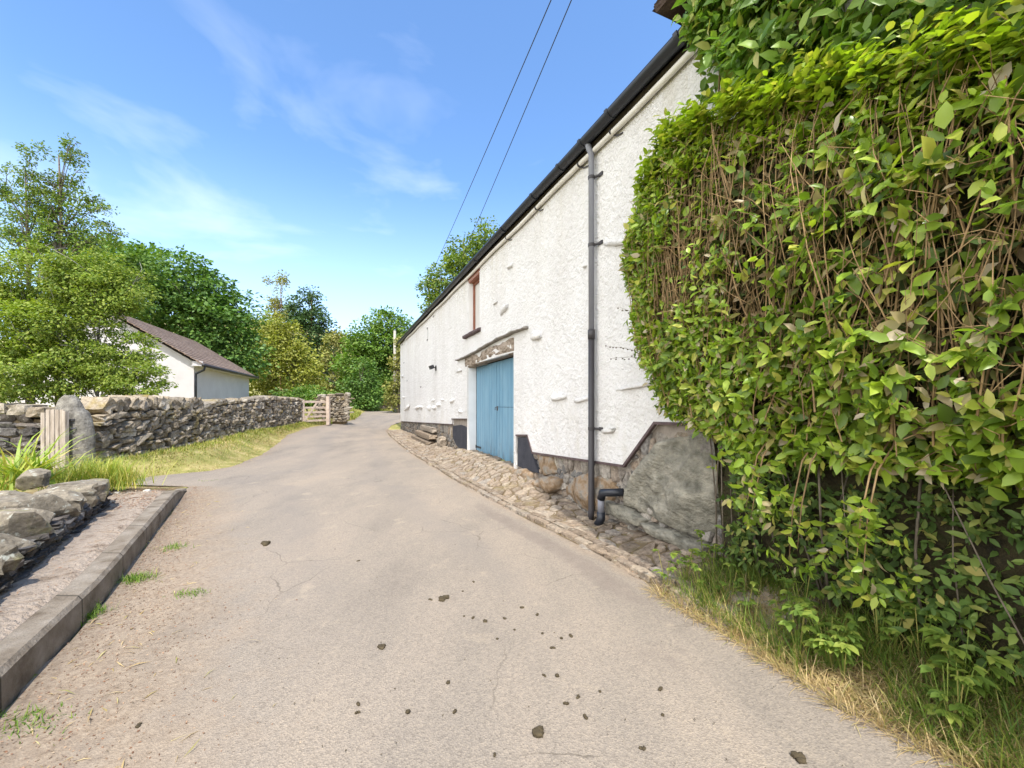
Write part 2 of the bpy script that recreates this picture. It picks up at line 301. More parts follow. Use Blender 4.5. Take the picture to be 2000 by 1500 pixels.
M['f_pine'] = leafmat('pine_needle', [(0,(.035,.075,.026)),(.5,(.065,.12,.036)),(1,(.10,.165,.048))], trans=.15, rough=.6, clump=.8)
M['f_brown'] = leafmat('brownish_larch_leaf', [(0,(.17,.19,.045)),(.5,(.26,.265,.065)),(1,(.36,.32,.11))], trans=.25, rough=.6, clump=.8)
M['hill'] = simple('hill_grass', [(.3,(.20,.21,.06)),(.55,(.33,.30,.11)),(.75,(.40,.35,.16))], .05, 1, 0)

# ------------------------------------------------------------------ ground shape
RL = [(-4,1.2),(0,-1.25),(1.98,-2.47),(3.06,-3.06),(4.41,-3.92),(7.3,-5.75),(7.5,-7.3),(8.3,-7.25),(8.9,-6.6),(9.5,-6.5),(11.4,-6.97),(13.5,-7.7),(15.5,-8.5),(18,-9.0),(25,-9.7),(30,-11.2),(34,-12.6),(37,-13.4)]
RL[0] = (-4, .9)
RR = [(-4,4.4),(0,2.75),(1.0,2.25),(1.71,1.88),(2.06,1.65),(2.65,1.46),(3.06,1.26),(3.85,.96),(4.58,.57),(5.66,0),(7.64,-.96),(9.45,-1.77),(12.4,-3.1),(17.9,-5.26),(22,-6.75),(24.5,-7.2),(27,-7.0),(30,-5),(33,1),(37,9)]
ip = lambda tab, y: np.interp(y, [a for a, _ in tab], [q for _, q in tab])
ZL = [(6,0),(9.5,.03),(11.4,.06),(15.5,.3),(18,.42),(25,.5),(35,.75),(60,1.5),(120,5),(400,9)]
ZR = [(18,0),(22,.0),(25,.22),(28,.45),(33,.62),(37,.72),(60,1.5),(120,5),(400,9)]
PX, PY = 1.047, 5.405                       # downpipe foot: origin of the barn wall
DX, DY = -.3833, .9236                      # along the wall, away from the camera
NX, NY = -.9236, -.3833                     # out of the wall, to the lane
ZW = [(-6,.25),(-3.5,.22),(-2,.16),(-.8,.05),(0,.0),(1.2,.12),(2.4,.27),(5.9,.27),(7.2,.14),(12,.1),(19,.02),(24,.05)]
def gz(x, y):
    x = np.asarray(x, float); y = np.asarray(y, float)
    xl, xr = ip(RL, y), ip(RR, y); zl, zr = ip(ZL, y), ip(ZR, y)
    tt = np.clip((x-xl)/np.maximum(xr-xl, .1), 0, 1)
    z = zl+(zr-zl)*tt
    dl = np.maximum(xl-x, 0)
    z = z+.34*sstep(.05, 1.0, dl)*sstep(7.2, 8.4, y)+.19*sstep(.10, .25, dl)*(1-sstep(6.2, 7.2, y))
    z = z+sstep(3, 30, dl)*.5
    # right: rises from the road edge to the foot of the barn wall
    s = (x-PX)*DX+(y-PY)*DY; p = (x-PX)*NX+(y-PY)*NY
    dr = np.maximum(x-xr, 0); w = np.clip(dr/np.maximum(dr+np.maximum(p, 0), .05), 0, 1)
    z = z+(ip(ZW, s)-zr)*sstep(0, 1, w)*(s < 18.5)*(dr > 0)
    z = z+.10*sstep(1.5, 12, x-3.5)
    return z
def gzs(x, y): return float(gz(x, y))

def gridaxis(lo, hi, flo, fhi, fine, grow=1.25):
    a = list(np.arange(flo, fhi+1e-6, fine)); s = fine
    while a[-1] < hi: s *= grow; a.append(a[-1]+s)
    s = fine
    while a[0] > lo: s *= grow; a.insert(0, a[0]-s)
    return np.array(a)
def gridmesh(name, X, Y, Z, m):
    ny, nx = X.shape; V = np.stack([X, Y, Z], -1).reshape(-1, 3)
    i = np.arange(ny-1)[:, None]*nx+np.arange(nx-1)[None, :]
    Fc = np.stack([i, i+1, i+1+nx, i+nx], -1).reshape(-1, 4)
    me = bpy.data.meshes.new(name); me.vertices.add(len(V)); me.vertices.foreach_set('co', V.astype(np.float32).ravel())
    me.loops.add(Fc.size); me.loops.foreach_set('vertex_index', Fc.ravel().astype(np.int32))
    me.polygons.add(len(Fc)); me.polygons.foreach_set('loop_start', (np.arange(len(Fc))*4).astype(np.int32)); me.polygons.foreach_set('loop_total', np.full(len(Fc), 4, np.int32))
    me.update(calc_edges=True)
    return link(name, me, m, None, True)
def fattr(o, name, vals):
    a = o.data.attributes.new(name, 'FLOAT', 'POINT'); a.data.foreach_set('value', np.asarray(vals, np.float32).ravel())

# ground sheet
m, t, n, l, b = newmat('ground_soil_grass')
gr = ramp(t, tnoise(t, 2.6, 6, .65), [(.3,(.16,.17,.045)),(.5,(.27,.25,.085)),(.65,(.40,.33,.15)),(.8,(.30,.23,.13))])
so_ = ramp(t, tnoise(t, 9, 6, .7), [(.3,(.10,.07,.042)),(.55,(.20,.14,.085)),(.75,(.30,.215,.14))])
at_ = n.new('ShaderNodeAttribute'); at_.attribute_name = 'soil'
c = tmix(t, trange(t, tmath(t, 'ADD', at_.outputs['Fac'], tmath(t, 'MULTIPLY', tnoise(t, 5, 5, .6), .8)), .7, 1.0), gr, so_)
l.new(c, b.inputs['Base Color']); b.inputs['Roughness'].default_value = 1; b.inputs['Specular IOR Level'].default_value = .1
tbump(t, b, tnoise(t, 40, 6, .7), .8, .03); M['ground'] = m
gx, gy = np.meshgrid(gridaxis(-900, 900, -11, 4, .14), gridaxis(-60, 1500, .3, 26, .14))
zz = gz(gx, gy); onroad = (gx > ip(RL, gy)+.03) & (gx < ip(RR, gy)-.03) & (gy < 36.9) & (gy > -4)
ss = (gx-PX)*DX+(gy-PY)*DY; pp = (gx-PX)*NX+(gy-PY)*NY
apron = (gx > ip(RR, gy)) & (pp > -.1) & (ss > -2.6) & (ss < 18.6)
zz = zz-np.where(onroad, .03, .0)-np.where(apron, .03, 0)+.012*np.vectorize(lambda a, b_: nz((a, b_, 3), 1.7))(gx, gy)*(1-onroad)
og = gridmesh('ground', gx, gy, zz, M['ground']); tag(og, kind='structure')
soil = np.where((gx > ip(RR, gy)) & (ss < 3), .55, 0)+np.where((gx < ip(RL, gy)) & (gy < 7.4) & (gy > 1), .5, 0)
soil = soil*np.ones_like(gx); fattr(og, 'soil', soil)

# lane
m, t, n, l, b = newmat('worn_tarmac')
c = ramp(t, tnoise(t, .7, 7, .62, (1.6,.6,1)), [(.28,(.185,.160,.137)),(.45,(.24,.206,.172)),(.58,(.27,.228,.187)),(.75,(.31,.253,.197))])
v = n.new('ShaderNodeTexVoronoi'); v.inputs['Scale'].default_value = 120; tcn = n.new('ShaderNodeTexCoord'); l.new(tcn.outputs['Object'], v.inputs['Vector'])
hv = n.new('ShaderNodeSeparateColor'); l.new(v.outputs['Color'], hv.inputs[0])
c = tmix(t, .6, c, ramp(t, hv.outputs[0], [(0,(.62,.61,.60)),(.35,(.90,.90,.90)),(.7,(1.05,1.04,1.02)),(1,(1.28,1.25,1.18))]), 'MULTIPLY')
fine_ = tnoise(t, 120, 4, .8); c = tmix(t, trange(t, fine_, .59, .70, 0, .6), c, (.10,.082,.066))
tr_ = n.new('ShaderNodeAttribute'); tr_.attribute_name = 'track'
c = tmix(t, trange(t, tmath(t, 'ADD', tr_.outputs['Fac'], tmath(t, 'MULTIPLY', tnoise(t, 2.2, 5, .6), .5)), .45, 1.1, 0, .55), c, (.185,.165,.15))
ck = n.new('ShaderNodeTexVoronoi'); ck.feature = 'DISTANCE_TO_EDGE'; ck.inputs['Scale'].default_value = 1.15
wv = n.new('ShaderNodeMix'); wv.data_type = 'RGBA'; wv.inputs[0].default_value = .16; l.new(tcn.outputs['Object'], wv.inputs[6]); nzc = n.new('ShaderNodeTexNoise'); nzc.inputs['Scale'].default_value = 3.5; nzc.inputs['Detail'].default_value = 6; l.new(tcn.outputs['Object'], nzc.inputs[0]); l.new(nzc.outputs['Color'], wv.inputs[7]); l.new(wv.outputs[2], ck.inputs['Vector'])
ckm = tmath(t, 'MULTIPLY', trange(t, ck.outputs['Distance'], .0, .007, 1, 0), trange(t, tnoise(t, .8, 4), .50, .60))
c = tmix(t, tmath(t, 'MULTIPLY', ckm, .6), c, (.07,.058,.046))
at_ = n.new('ShaderNodeAttribute'); at_.attribute_name = 'dirt'
dm = trange(t, tmath(t, 'ADD', at_.outputs['Fac'], tmath(t, 'MULTIPLY', tnoise(t, 3.5, 7, .65), .9)), .62, 1.2, 0, .85)
dc = ramp(t, tnoise(t, 30, 6, .75), [(.3,(.15,.105,.07)),(.5,(.27,.205,.145)),(.7,(.39,.31,.225))])
c = tmix(t, dm, c, dc)
c = tmix(t, trange(t, tnoise(t, 2.6, 7, .65), .60, .74, 0, .45), c, (.42,.345,.255))
at2 = n.new('ShaderNodeAttribute'); at2.attribute_name = 'stain'
c = tmix(t, trange(t, tmath(t, 'ADD', at2.outputs['Fac'], tmath(t, 'MULTIPLY', tnoise(t, 6, 6, .7), .35)), .62, .74, 0, .55), c, (.165,.135,.118))
l.new(c, b.inputs['Base Color']); b.inputs['Roughness'].default_value = .95; b.inputs['Specular IOR Level'].default_value = .15
p = tbump(t, b, v.outputs['Distance'], .5, .006); tbump(t, b, tnoise(t, 26, 5, .7), .35, .012, p); M['road'] = m
ya = gridaxis(-4, 37, .6, 14, .07, 1.12); ya = np.append(ya[(ya >= -4) & (ya < 36.9)], 37); ta = np.linspace(0, 1, 90)
Yr = np.repeat(ya[:, None], len(ta), 1); Xr = ip(RL, Yr)+(ip(RR, Yr)-ip(RL, Yr))*ta[None, :]
edge = np.minimum(ta, 1-ta)[None, :]*(ip(RR, Yr)-ip(RL, Yr))
jit = np.vectorize(lambda a, b_: nz((a, b_, 9), 2.3)*.05+nz((a, b_, 4), 9)*.025)(Xr, Yr)
Xr = Xr+jit*np.exp(-edge*6)
camber = .03*np.sin(np.pi*ta)[None, :]*sstep(1, 6, Yr)
Zr = gz(Xr, Yr)+.008+camber*.4+.006*np.vectorize(lambda a, b_: nz((a, b_, 1), 1.1))(Xr, Yr)
# keep the edges down on the ground
orr = gridmesh('road', Xr, Yr, Zr, M['road']); tag(orr, kind='structure')
dlft = Xr-ip(RL, Yr); drgt = ip(RR, Yr)-Xr
dirt = (1-sstep(.15, 2.0-.10*Yr, dlft))*(1-sstep(6.5, 8, Yr))*.70+(1-sstep(0, .6, dlft))*sstep(7, 9, Yr)*.45+(1-sstep(0, .25, drgt))*.45
fattr(orr, 'dirt', dirt)
def blob(cx, cy, rx, ry, a=0):
    dx, dy = Xr-cx, Yr-cy; u = dx*math.cos(a)+dy*math.sin(a); w_ = -dx*math.sin(a)+dy*math.cos(a)
    return 1-sstep(.6, 1.3, np.sqrt((u/rx)**2+(w_/ry)**2))
stain = np.maximum.reduce([.46*blob(.83, 2.42, .36, .24, .2), .55*(1-sstep(.06, .38, np.abs(drgt-.32)))*sstep(2.4, 3.3, Yr)*(1-sstep(5.6, 7.6, Yr)), .36*blob(-1.4, 4.6, .8, .25, .2), .3*blob(-2.5, 8, 1.2, .5, .8)])
fattr(orr, 'stain', stain)
tf = dlft/np.maximum(dlft+drgt, .1); fattr(orr, 'track', (np.exp(-((tf-.36)/.09)**2)+np.exp(-((tf-.74)/.08)**2))*.55*sstep(2, 4, Yr))

# hill far behind
hx, hy = np.meshgrid(np.linspace(-700, 500, 70), np.linspace(120, 700, 30))
hz_ = 56*np.exp(-((hx+230)/170)**2)*sstep(120, 330, hy)+14*sstep(120, 400, hy)+3*np.vectorize(lambda a, b_: nz((a, b_, 0), .012))(hx, hy)
tag(gridmesh('hills', hx, hy, hz_+2, M['hill']), kind='structure')

# kerb and the path behind it
def kerbpt(y, off): 
    d = Vector((-.533, .846)); return Vector((float(ip(RL, y)), y))+Vector((-.846, -.533))*off
g = G(); ys = list(np.arange(-3, 7.21, .3)); prof = []
for i, y in enumerate(ys):
    h = .20*float(1-sstep(6.0, 7.25, y)*.92); w = .17
    jx = .006*nz((y, 0, 0), 3)
    prof.append([(*kerbpt(y, 0+jx), -.1), (*kerbpt(y, .004+jx), h-.025), (*kerbpt(y, .028+jx), h), (*kerbpt(y, w-.01), h+.002), (*kerbpt(y, w), h-.012), (*kerbpt(y, w), -.1)])
v_ = [q for p_ in prof for q in p_]; k = 6
f_ = [(i*k+j, i*k+j+1, (i+1)*k+j+1, (i+1)*k+j) for i in range(len(ys)-1) for j in range(k-1)]
f_ += [tuple(range(k-1,-1,-1)), tuple((len(ys)-1)*k+j for j in range(k))]
g.add(v_, f_); tag(g.build('kerb', M['kerb']), kind='structure')
LW0, LW1 = Vector((-3.4+.68*1.9, 2.72-1.9)), Vector((-5.10, 5.15))        # foot of the low garden wall
g = G(); rows = []
for i, y in enumerate(np.arange(-1, 7.0, .12)):
    a = kerbpt(y, .165); tt = (y-.8)/4.4; bq = Vector((lerp(LW0.x, LW1.x, tt), lerp(LW0.y, LW1.y, tt)))+Vector((-.22, -.12))
    if y > 5.2: bq = a+Vector((-.9, -.5))
    row = []
    for j in range(13):
        q = a.lerp(bq, j/12); row.append((q.x, q.y, .197*float(1-sstep(6.0, 7.0, q.y)*.9)+.012*nz((q.x, q.y, 0), 6)+(.012 if 0 < j else -.004)))
    rows.append(row)
v_ = [q for r_ in rows for q in r_]; g.add(v_, [(i*13+j, (i+1)*13+j, (i+1)*13+j+1, i*13+j+1) for i in range(len(rows)-1) for j in range(12)])
tag(g.build('path', M['path'], smooth=True), kind='structure')

# ------------------------------------------------------------------ stones
def cubetemplate(n):
    idx = {}; v = []; f = []
    def vid(p):
        if p not in idx: idx[p] = len(v); v.append([2*c_/n-1 for c_ in p])
        return idx[p]
    for axis in range(3):
        for side in (0, n):
            for i in range(n):
                for j in range(n):
                    q = []
                    for (a, b_) in ((i,j),(i+1,j),(i+1,j+1),(i,j+1)):
                        p = [0,0,0]; p[axis] = side; p[(axis+1)%3] = a; p[(axis+2)%3] = b_; q.append(vid(tuple(p)))
                    f.append(tuple(q if side else q[::-1]))
    return np.array(v), f
CT3, CF3 = cubetemplate(3); CT5, CF5 = cubetemplate(6)
def stone(g, c, h, ax=None, rnd=.4, amp=.16, fine=False, freq=1.4, cuts=0):
    cp = [(Vector((random.gauss(0,1), random.gauss(0,1), random.gauss(0,1))).normalized(), random.uniform(.60, .92)) for _ in range(cuts)]
    T, Fq = (CT5, CF5) if fine else (CT3, CF3)
    nrm = unit(T); q = T*(1-rnd)+nrm*1.15*rnd; sd = Vector((random.uniform(-50,50), random.uniform(-50,50), random.uniform(-50,50)))
    ax = ax or (Vector((1,0,0)), Vector((0,1,0)), Vector((0,0,1))); c = Vector(c); out = []
    for p in q:
        d = noise.noise(Vector(p)*freq*.8+sd); d2 = noise.noise(Vector(p)*freq*2.6+sd); p = p*(1+amp*d*1.6+amp*.5*d2)
        for cn_, cd_ in cp:
            e_ = p[0]*cn_[0]+p[1]*cn_[1]+p[2]*cn_[2]-cd_
            if e_ > 0: p = p-np.array(cn_)*e_*.93
        out.append(c+ax[0]*(p[0]*h[0])+ax[1]*(p[1]*h[1])+ax[2]*(p[2]*h[2]))
    g.add(out, Fq)
def drystone(name, A, B, zb, zt, n, mats, label, cat='wall', group=None, thick=.5, rowh=(.06,.13), ln=(.12,.36), cap=None, capm=None, ends=(0,0), loc=None, tilt=0):
    """wall of irregular stones from A to B (plan); zb, zt: foot and head by t; n: outward normal (plan)"""
    A, B = Vector(A), Vector(B); Lw = (B-A).length; d = (B-A)/Lw; n = Vector(n).normalized(); mid = (A+B)/2
    root = empty(name, (mid.x-n.x*thick/2, mid.y-n.y*thick/2, min(zb(0), zb(1))), label, cat, group)
    d3, n3, u3 = Vector((*d, 0)), Vector((*n, 0)), Vector((0,0,1))
    g = G(); z = -.08
    zmax = max(zt(t_)-zb(t_) for t_ in np.linspace(0, 1, 30))
    while z < zmax:
        rh = random.uniform(*rowh); s = -random.uniform(0, .2)
        while s < Lw:
            w = random.uniform(*ln)*(1.5 if random.random() < .08 else 1); c_ = s+w/2; tq = min(max(c_/Lw, 0), 1)
            hh = rh*random.uniform(.85, 1.25)
            if z+rh*.6 < zt(tq)-zb(tq):
                p = A+d*c_; ang = random.gauss(tilt, .09)
                ax = (d3*math.cos(ang)+u3*math.sin(ang), n3, u3*math.cos(ang)-d3*math.sin(ang))
                stone(g, (p.x-n.x*.09, p.y-n.y*.09, zb(tq)+z+rh/2), (w/2*.92, .12+random.uniform(-.05, .045), hh/2*.95), ax, rnd=random.uniform(.2,.5), amp=.2, cuts=2)
            s += w*.98
        z += rh*.96
    for e, P, sg in ((ends[0], A, -1), (ends[1], B, 1)):
        if e:
            z = 0; tq = 0 if sg < 0 else 1
            while z < zt(tq)-zb(tq)-.05:
                rh = random.uniform(.1, .2)
                for o_ in (.12, .36):
                    p = P-n*o_; stone(g, (p.x, p.y, zb(tq)+z+rh/2), (.12, .14, rh/2*1.1), (d3, n3, u3), amp=.2)
                z += rh
    g.build('stone_face', mats, root)
    core = G(); k = 24; vv = []
    for i in range(k+1):
        tq = i/k; p = A+d*(Lw*tq)
        for (o_, zz_) in ((-.1, zb(tq)-.2), (-.1, zt(tq)-.06), (-thick, zt(tq)-.06), (-thick, zb(tq)-.2)):
            vv.append((p.x+n.x*o_, p.y+n.y*o_, zz_))
    core.add(vv, [(i*4+j, i*4+(j+1)%4, (i+1)*4+(j+1)%4, (i+1)*4+j) for i in range(k) for j in range(4)]+[(0,1,2,3), (k*4+3, k*4+2, k*4+1, k*4)])
    core.build('core', M['bed'], root)
    if cap:
        g = G(); s = 0
        while s < Lw:
            tq = s/Lw; w, hh, lean, rd = cap(tq); p = A+d*(s+w/2)-n*(thick*.45)
            ax = (d3*math.cos(lean)+u3*math.sin(lean), n3, u3*math.cos(lean)-d3*math.sin(lean))
            stone(g, (p.x, p.y, zt(tq)+hh*.42), (w*.47, thick*.5*random.uniform(.85,1.1), hh/2), ax, rnd=rd, amp=.2)
            s += w*random.uniform(.9, 1.02)
        g.build('coping', capm or mats, root)
    return root

# ------------------------------------------------------------------ barn
def wp(px, out=0.0):
    """distance s along the barn wall (and depth Y) of the wall point seen in column px"""
    u = (px-1000)/F; k0 = PX+.415*PY-out*1.0827; Y = k0/(.415+u)
    x = u*Y; return (x-PX)*DX+(Y-PY)*DY, Y
def wz(px, py, out=0.0): s, Y = wp(px, out); return s, CAMH-(py-HZ)/F*Y
def WP(s, out, z): return Vector((PX+DX*s+NX*out, PY+DY*s+NY*out, z))
D3, N3, U3 = Vector((DX,DY,0)), Vector((NX,NY,0)), Vector((0,0,1)); WAX = (D3, N3, U3)
S0, S1, EAVE, DEPTH = -7.0, wp(783)[0], 4.78, 6.2
barn = empty('barn', WP((S0+S1)/2, -DEPTH/2, 0), 'long white roughcast barn with blue door and black gutter beside the lane', 'barn')
def extrude_poly(outline, holes, o0, o1, name, mat, parent, smooth=False):
    """polygon in (s,z) with holes, from offset o0 (back) to o1 (front)"""
    loops = [outline]+holes; flat = [q for lp in loops for q in lp]
    tris = tessellate_polygon([[Vector((a, b_, 0)) for a, b_ in lp] for lp in loops]); nn = len(flat)
    g = G(); v = [WP(a, o1, b_) for a, b_ in flat]+[WP(a, o0, b_) for a, b_ in flat]; f = [tuple(q) for q in tris]+[tuple(i+nn for i in q[::-1]) for q in tris]
    st = 0
    for lp in loops:
        k = len(lp)
        for i in range(k): a, b_ = st+i, st+(i+1)%k; f.append((a, b_, b_+nn, a+nn))
        st += k
    me = bpy.data.meshes.new(name); g.add(v, f); me.from_pydata(g.v, [], g.f)
    bm = bmesh.new(); bm.from_mesh(me); bmesh.ops.recalc_face_normals(bm, faces=bm.faces); bm.to_mesh(me); bm.free()
    return link(name, me, mat, parent, smooth)
dn, df = wp(1006)[0], wp(915)[0]              # door opening, near and far jamb
DZ0, DZ1 = .24, wz(1005, 688)[1]
wn0, wn1 = wp(939)[0], wp(917)[0]; WZ0, WZ1 = wz(938, 640)[1], wz(938, 531)[1]
pxs = [(785,823),(884,829),(884,818),(913,818)]
bot = [wz(*q) for q in pxs]
low_near = [wz(*q) for q in [(1011,850),(1033,850),(1043,884),(1222,910),(1283,826),(1400,830)]]
outline = [(S1, EAVE), (S1, bot[0][1]), (bot[1][0], bot[1][1]), (bot[2][0], bot[2][1]), (df+.02, bot[3][1]), (df+.02, .18), (df, .18), (df, DZ1), (dn, DZ1), (dn, .12), (low_near[0][0], .12)]+low_near+[(S0, low_near[-1][1]), (S0, EAVE)]
hole = [(wn0, WZ0), (wn1, WZ0), (wn1, WZ1), (wn0, WZ1)]
extrude_poly(outline, [hole], -.04, .03, 'wall', M['render'], barn)
# masonry behind the render, with the same openings
out2 = [(S1-.002, EAVE), (S1-.002, -.4), (df, -.4), (df, DZ1+.002), (dn, DZ1+.002), (dn, -.4), (S0, -.4), (S0, EAVE)]
extrude_poly(out2, [hole], -.45, -.041, 'masonry', M['mortar'], barn)
g = G()   # gable ends and rear wall
RZ = EAVE+2.2
for s_, th in ((S1-.25, .247), (S0+.25, .247)):
    a = [WP(s_, -.452, -.4), WP(s_, -DEPTH, -.4), WP(s_, -DEPTH, EAVE), WP(s_, -DEPTH/2, RZ-.05), WP(s_, -.452, EAVE+.1)]
    v_ = [p-D3*th for p in a]+[p+D3*th for p in a]
    g.add(v_, [(0,1,2,3,4), (9,8,7,6,5)]+[(i, i+5, (i+1)%5+5, (i+1)%5) for i in range(5)])
g.box(WP((S0+S1)/2, -DEPTH+.2, EAVE/2-.2), ((S1-S0)/2-.5, .2, EAVE/2+.2), WAX)
g.build('gable_wall', M['render'], barn)
# eave course, roof
g = G(); g.box(WP((S0+S1)/2, -.1, EAVE+.03), ((S1-S0)/2+.03, .17, .03), WAX); g.build('eave_course', M['soffit'], barn)
g = G(); nsl = 60
for i in range(nsl):
    a = S0+(S1-S0+.16)*i/nsl-.02; b_ = a+(S1-S0+.16)/nsl-.01; dz = random.uniform(-.008, .012)
    sl0, sl1 = (.12, EAVE+.10+dz), (-DEPTH/2, RZ+.12)
    v_ = [WP(a, sl0[0], sl0[1]), WP(b_, sl0[0], sl0[1]), WP(b_, sl1[0], sl1[1]), WP(a, sl1[0], sl1[1])]
    g.add(v_+[p+Vector((0,0,.03)) for p in v_], [(0,3,2,1),(4,5,6,7),(0,1,5,4),(1,2,6,5),(2,3,7,6),(3,0,4,7)])
v_ = [WP(S0, -DEPTH/2, RZ+.14), WP(S1+.1, -DEPTH/2, RZ+.14), WP(S1+.1, -DEPTH-.2, EAVE+.1), WP(S0, -DEPTH-.2, EAVE+.1)]
g.add(v_+[p+Vector((0,0,.03)) for p in v_], [(0,3,2,1),(4,5,6,7),(0,1,5,4),(1,2,6,5),(2,3,7,6),(3,0,4,7)])
roof = g.build('roof', M['roofslate'], barn)
# raised rough slate courses at the near end of the roof
g = G(); sn = wp(1300, .44)[0]+.30
for r_ in range(6):
    for q in range(9):
        a = sn-.30-q*.34-random.uniform(0, .06)+.04*r_-(.12 if r_ > 3 else 0)
        stone(g, WP(a, .16-.055*r_, EAVE+.27+.075*r_), (.18, .28, .042), WAX, rnd=.15, amp=.14)
g.build('raised_slates', M['roofslate'], roof)
# gutter: half-round trough with joints
g = G(); GO, GZ_, GR = .17, EAVE+.09, .074; k = 14; ns = 40; vv = []
for i in range(ns+1):
    s_ = S0+(S1+.08-S0)*i/ns; zc = GZ_+.02*math.sin(i*.5)*.3
    ring = [(math.cos(math.pi+math.pi*j/k)*GR, math.sin(math.pi+math.pi*j/k)*GR) for j in range(k+1)]
    ring += [(math.cos(2*math.pi-math.pi*j/k)*(GR-.006), math.sin(2*math.pi-math.pi*j/k)*(GR-.006)) for j in range(k+1)]
    vv += [WP(s_, GO+a, zc+b_) for a, b_ in ring]
kk = 2*(k+1); ff = [(i*kk+j, i*kk+(j+1)%kk, (i+1)*kk+(j+1)%kk, (i+1)*kk+j) for i in range(ns) for j in range(kk)]
ff += [tuple(range(kk)), tuple(ns*kk+j for j in range(kk))]
g.add(vv, ff); gut = g.build('gutter', M['gutter'], barn, smooth=True)
for px in (1335, 1196, 1142, 1098, 1045, 985, 930, 872, 836, 808, 795):
    s_ = wp(px, .17)[0]; g = G(); vv = []
    for i in (0, 1):
        for rr in (GR+.002, GR+.012):
            vv += [WP(s_+i*.05, GO+math.cos(math.pi+math.pi*j/k)*rr, GZ_+math.sin(math.pi+math.pi*j/k)*rr) for j in range(k+1)]
    n1 = k+1; ff = []
    for j in range(k): ff += [(j, j+1, n1+j+1, n1+j), (2*n1+j, 3*n1+j, 3*n1+j+1, 2*n1+j+1), (n1+j, n1+j+1, 3*n1+j+1, 3*n1+j), (j, 2*n1+j, 2*n1+j+1, j+1)]
    g.add(vv, ff); g.build('gutter_joint', M['gutter'], gut)
# white service pipe under the gutter
zp = EAVE-.055
g = G(); pts = [WP(s_, .075, zp+.012*math.sin(s_*2.1)) for s_ in np.arange(S0, S1-2.0, .4)]; g.tube(pts, .034, 10); spipe = g.build('service_pipe', M['whitepipe'], barn, smooth=True)
for px in (1195, 1132, 1048, 990):
    s_ = wp(px, .08)[0]; g = G(); g.tube([WP(s_-.012, .075, zp), WP(s_+.012, .075, zp)], .042, 10)
    g.tube([WP(s_, .05, zp-.03), WP(s_-.05, .05, zp-.07), WP(s_-.15, .04, zp-.09)], .009, 6); g.build('clamp', M['pipedark'], spipe)
# downpipe
dp = G(); PO = .10; SD = wp(1155, .10)[0]
dp.tube([WP(SD+.01, GO-.02, GZ_-.05), WP(SD, .14, GZ_-.12), WP(SD, PO, GZ_-.19), WP(SD, PO, 2.36)], .037, 14); dpipe = dp.build('downpipe', M['pipegrey'], barn, smooth=True)
g = G(); g.tube([WP(SD, PO, 2.40), WP(SD, PO, .12), WP(SD, PO+.015, .0)], .040, 14); g.tube([WP(SD, PO, 2.44), WP(SD, PO, 2.32)], .046, 14); g.build('lower_pipe', M['pipedark'], dpipe, smooth=True)
for zc in (4.38, 3.52, 1.18):
    g = G(); g.tube([WP(SD, PO, zc-.02), WP(SD, PO, zc+.02)], .044, 14); g.tube([WP(SD-.03, PO-.03, zc), WP(SD-.12, .03, zc)], .016, 8); g.box(WP(SD-.12, .035, zc), (.035, .012, .022), WAX); g.build('bracket', M['pipedark'], dpipe)
# waste pipe with two elbows
SW, zw_ = wz(1174, 958, .15)
g = G(); g.tube([WP(SW-.26, .02, zw_+.02), WP(SW-.14, .13, zw_), WP(SW-.03, .15, zw_-.02), WP(SW, .15, zw_-.10)], [.046,.046,.05,.05], 12); wpz = g.build('waste_pipe', M['gutter'], barn, smooth=True)
g = G(); g.tube([WP(SW, .15, zw_-.26), WP(SW, .15, zw_-.34), WP(SW+.02, .19, zw_-.42)], .05, 12); g.build('foot_elbow', M['gutter'], wpz, smooth=True)
g = G(); g.tube([WP(SW, .15, zw_-.08), WP(SW, .15, zw_-.28)], .041, 12); g.build('grey_length', M['pipegrey'], wpz, smooth=True)
# door
dr = empty('door', WP((dn+df)/2, -.2, DZ0), None, None); dr.parent = barn; dr.location = WP((dn+df)/2, -.2, DZ0)-barn.location
wdt = df-dn; mid = dn+wdt*.5
def planks(a, b_, z0, z1, nb, name):
    g = G(); w = (b_-a)/nb
    for i in range(nb):
        g.box(WP(a+w*(i+.5), -.225+random.uniform(-.001,.001), (z0+z1)/2), (w/2-.0065, .018, (z1-z0)/2), WAX)
    return g.build(name, M['door'], dr, bevel=.004)
planks(mid+.006, df-.03, DZ0+.03, DZ1-.03, 9, 'leaf')
zs = 1.42; planks(dn+.02, mid-.006, zs+.004, DZ1-.03, 9, 'upper_leaf'); planks(dn+.02, mid-.006, DZ0-.02, zs-.004, 9, 'lower_leaf')
g = G(); g.box(WP((dn+df)/2, -.26, (DZ0+DZ1)/2), (wdt/2, .01, (DZ1-DZ0)/2), WAX); g.build('backing', M['brush'], dr)
g = G(); g.box(WP(mid-.05, -.20, zs-.03), (.03, .008, .05), WAX); g.tube([WP(mid-.05, -.19, zs), WP(mid-.05, -.15, zs-.01), WP(mid-.05, -.15, zs-.07)], .009, 8); g.build('latch', M['metal'], dr)
g = G(); g.box(WP(df-.22, -.20, DZ0+.14), (.2, .006, .022), WAX); g.tube([WP(df-.035, -.195, DZ0+.10), WP(df-.035, -.195, DZ0+.18)], .014, 8); g.build('hinge', M['black'], dr)
g = G(); g.box(WP(dn+.42, -.20, DZ0+.2), (.26, .004, .02), WAX); g.build('hinge', M['door'], dr)
g = G(); g.box(WP((dn+df)/2, -.18, .16), (wdt/2-.004, .21, .06), WAX); g.build('door_step', M['cobble'], barn, bevel=.01)
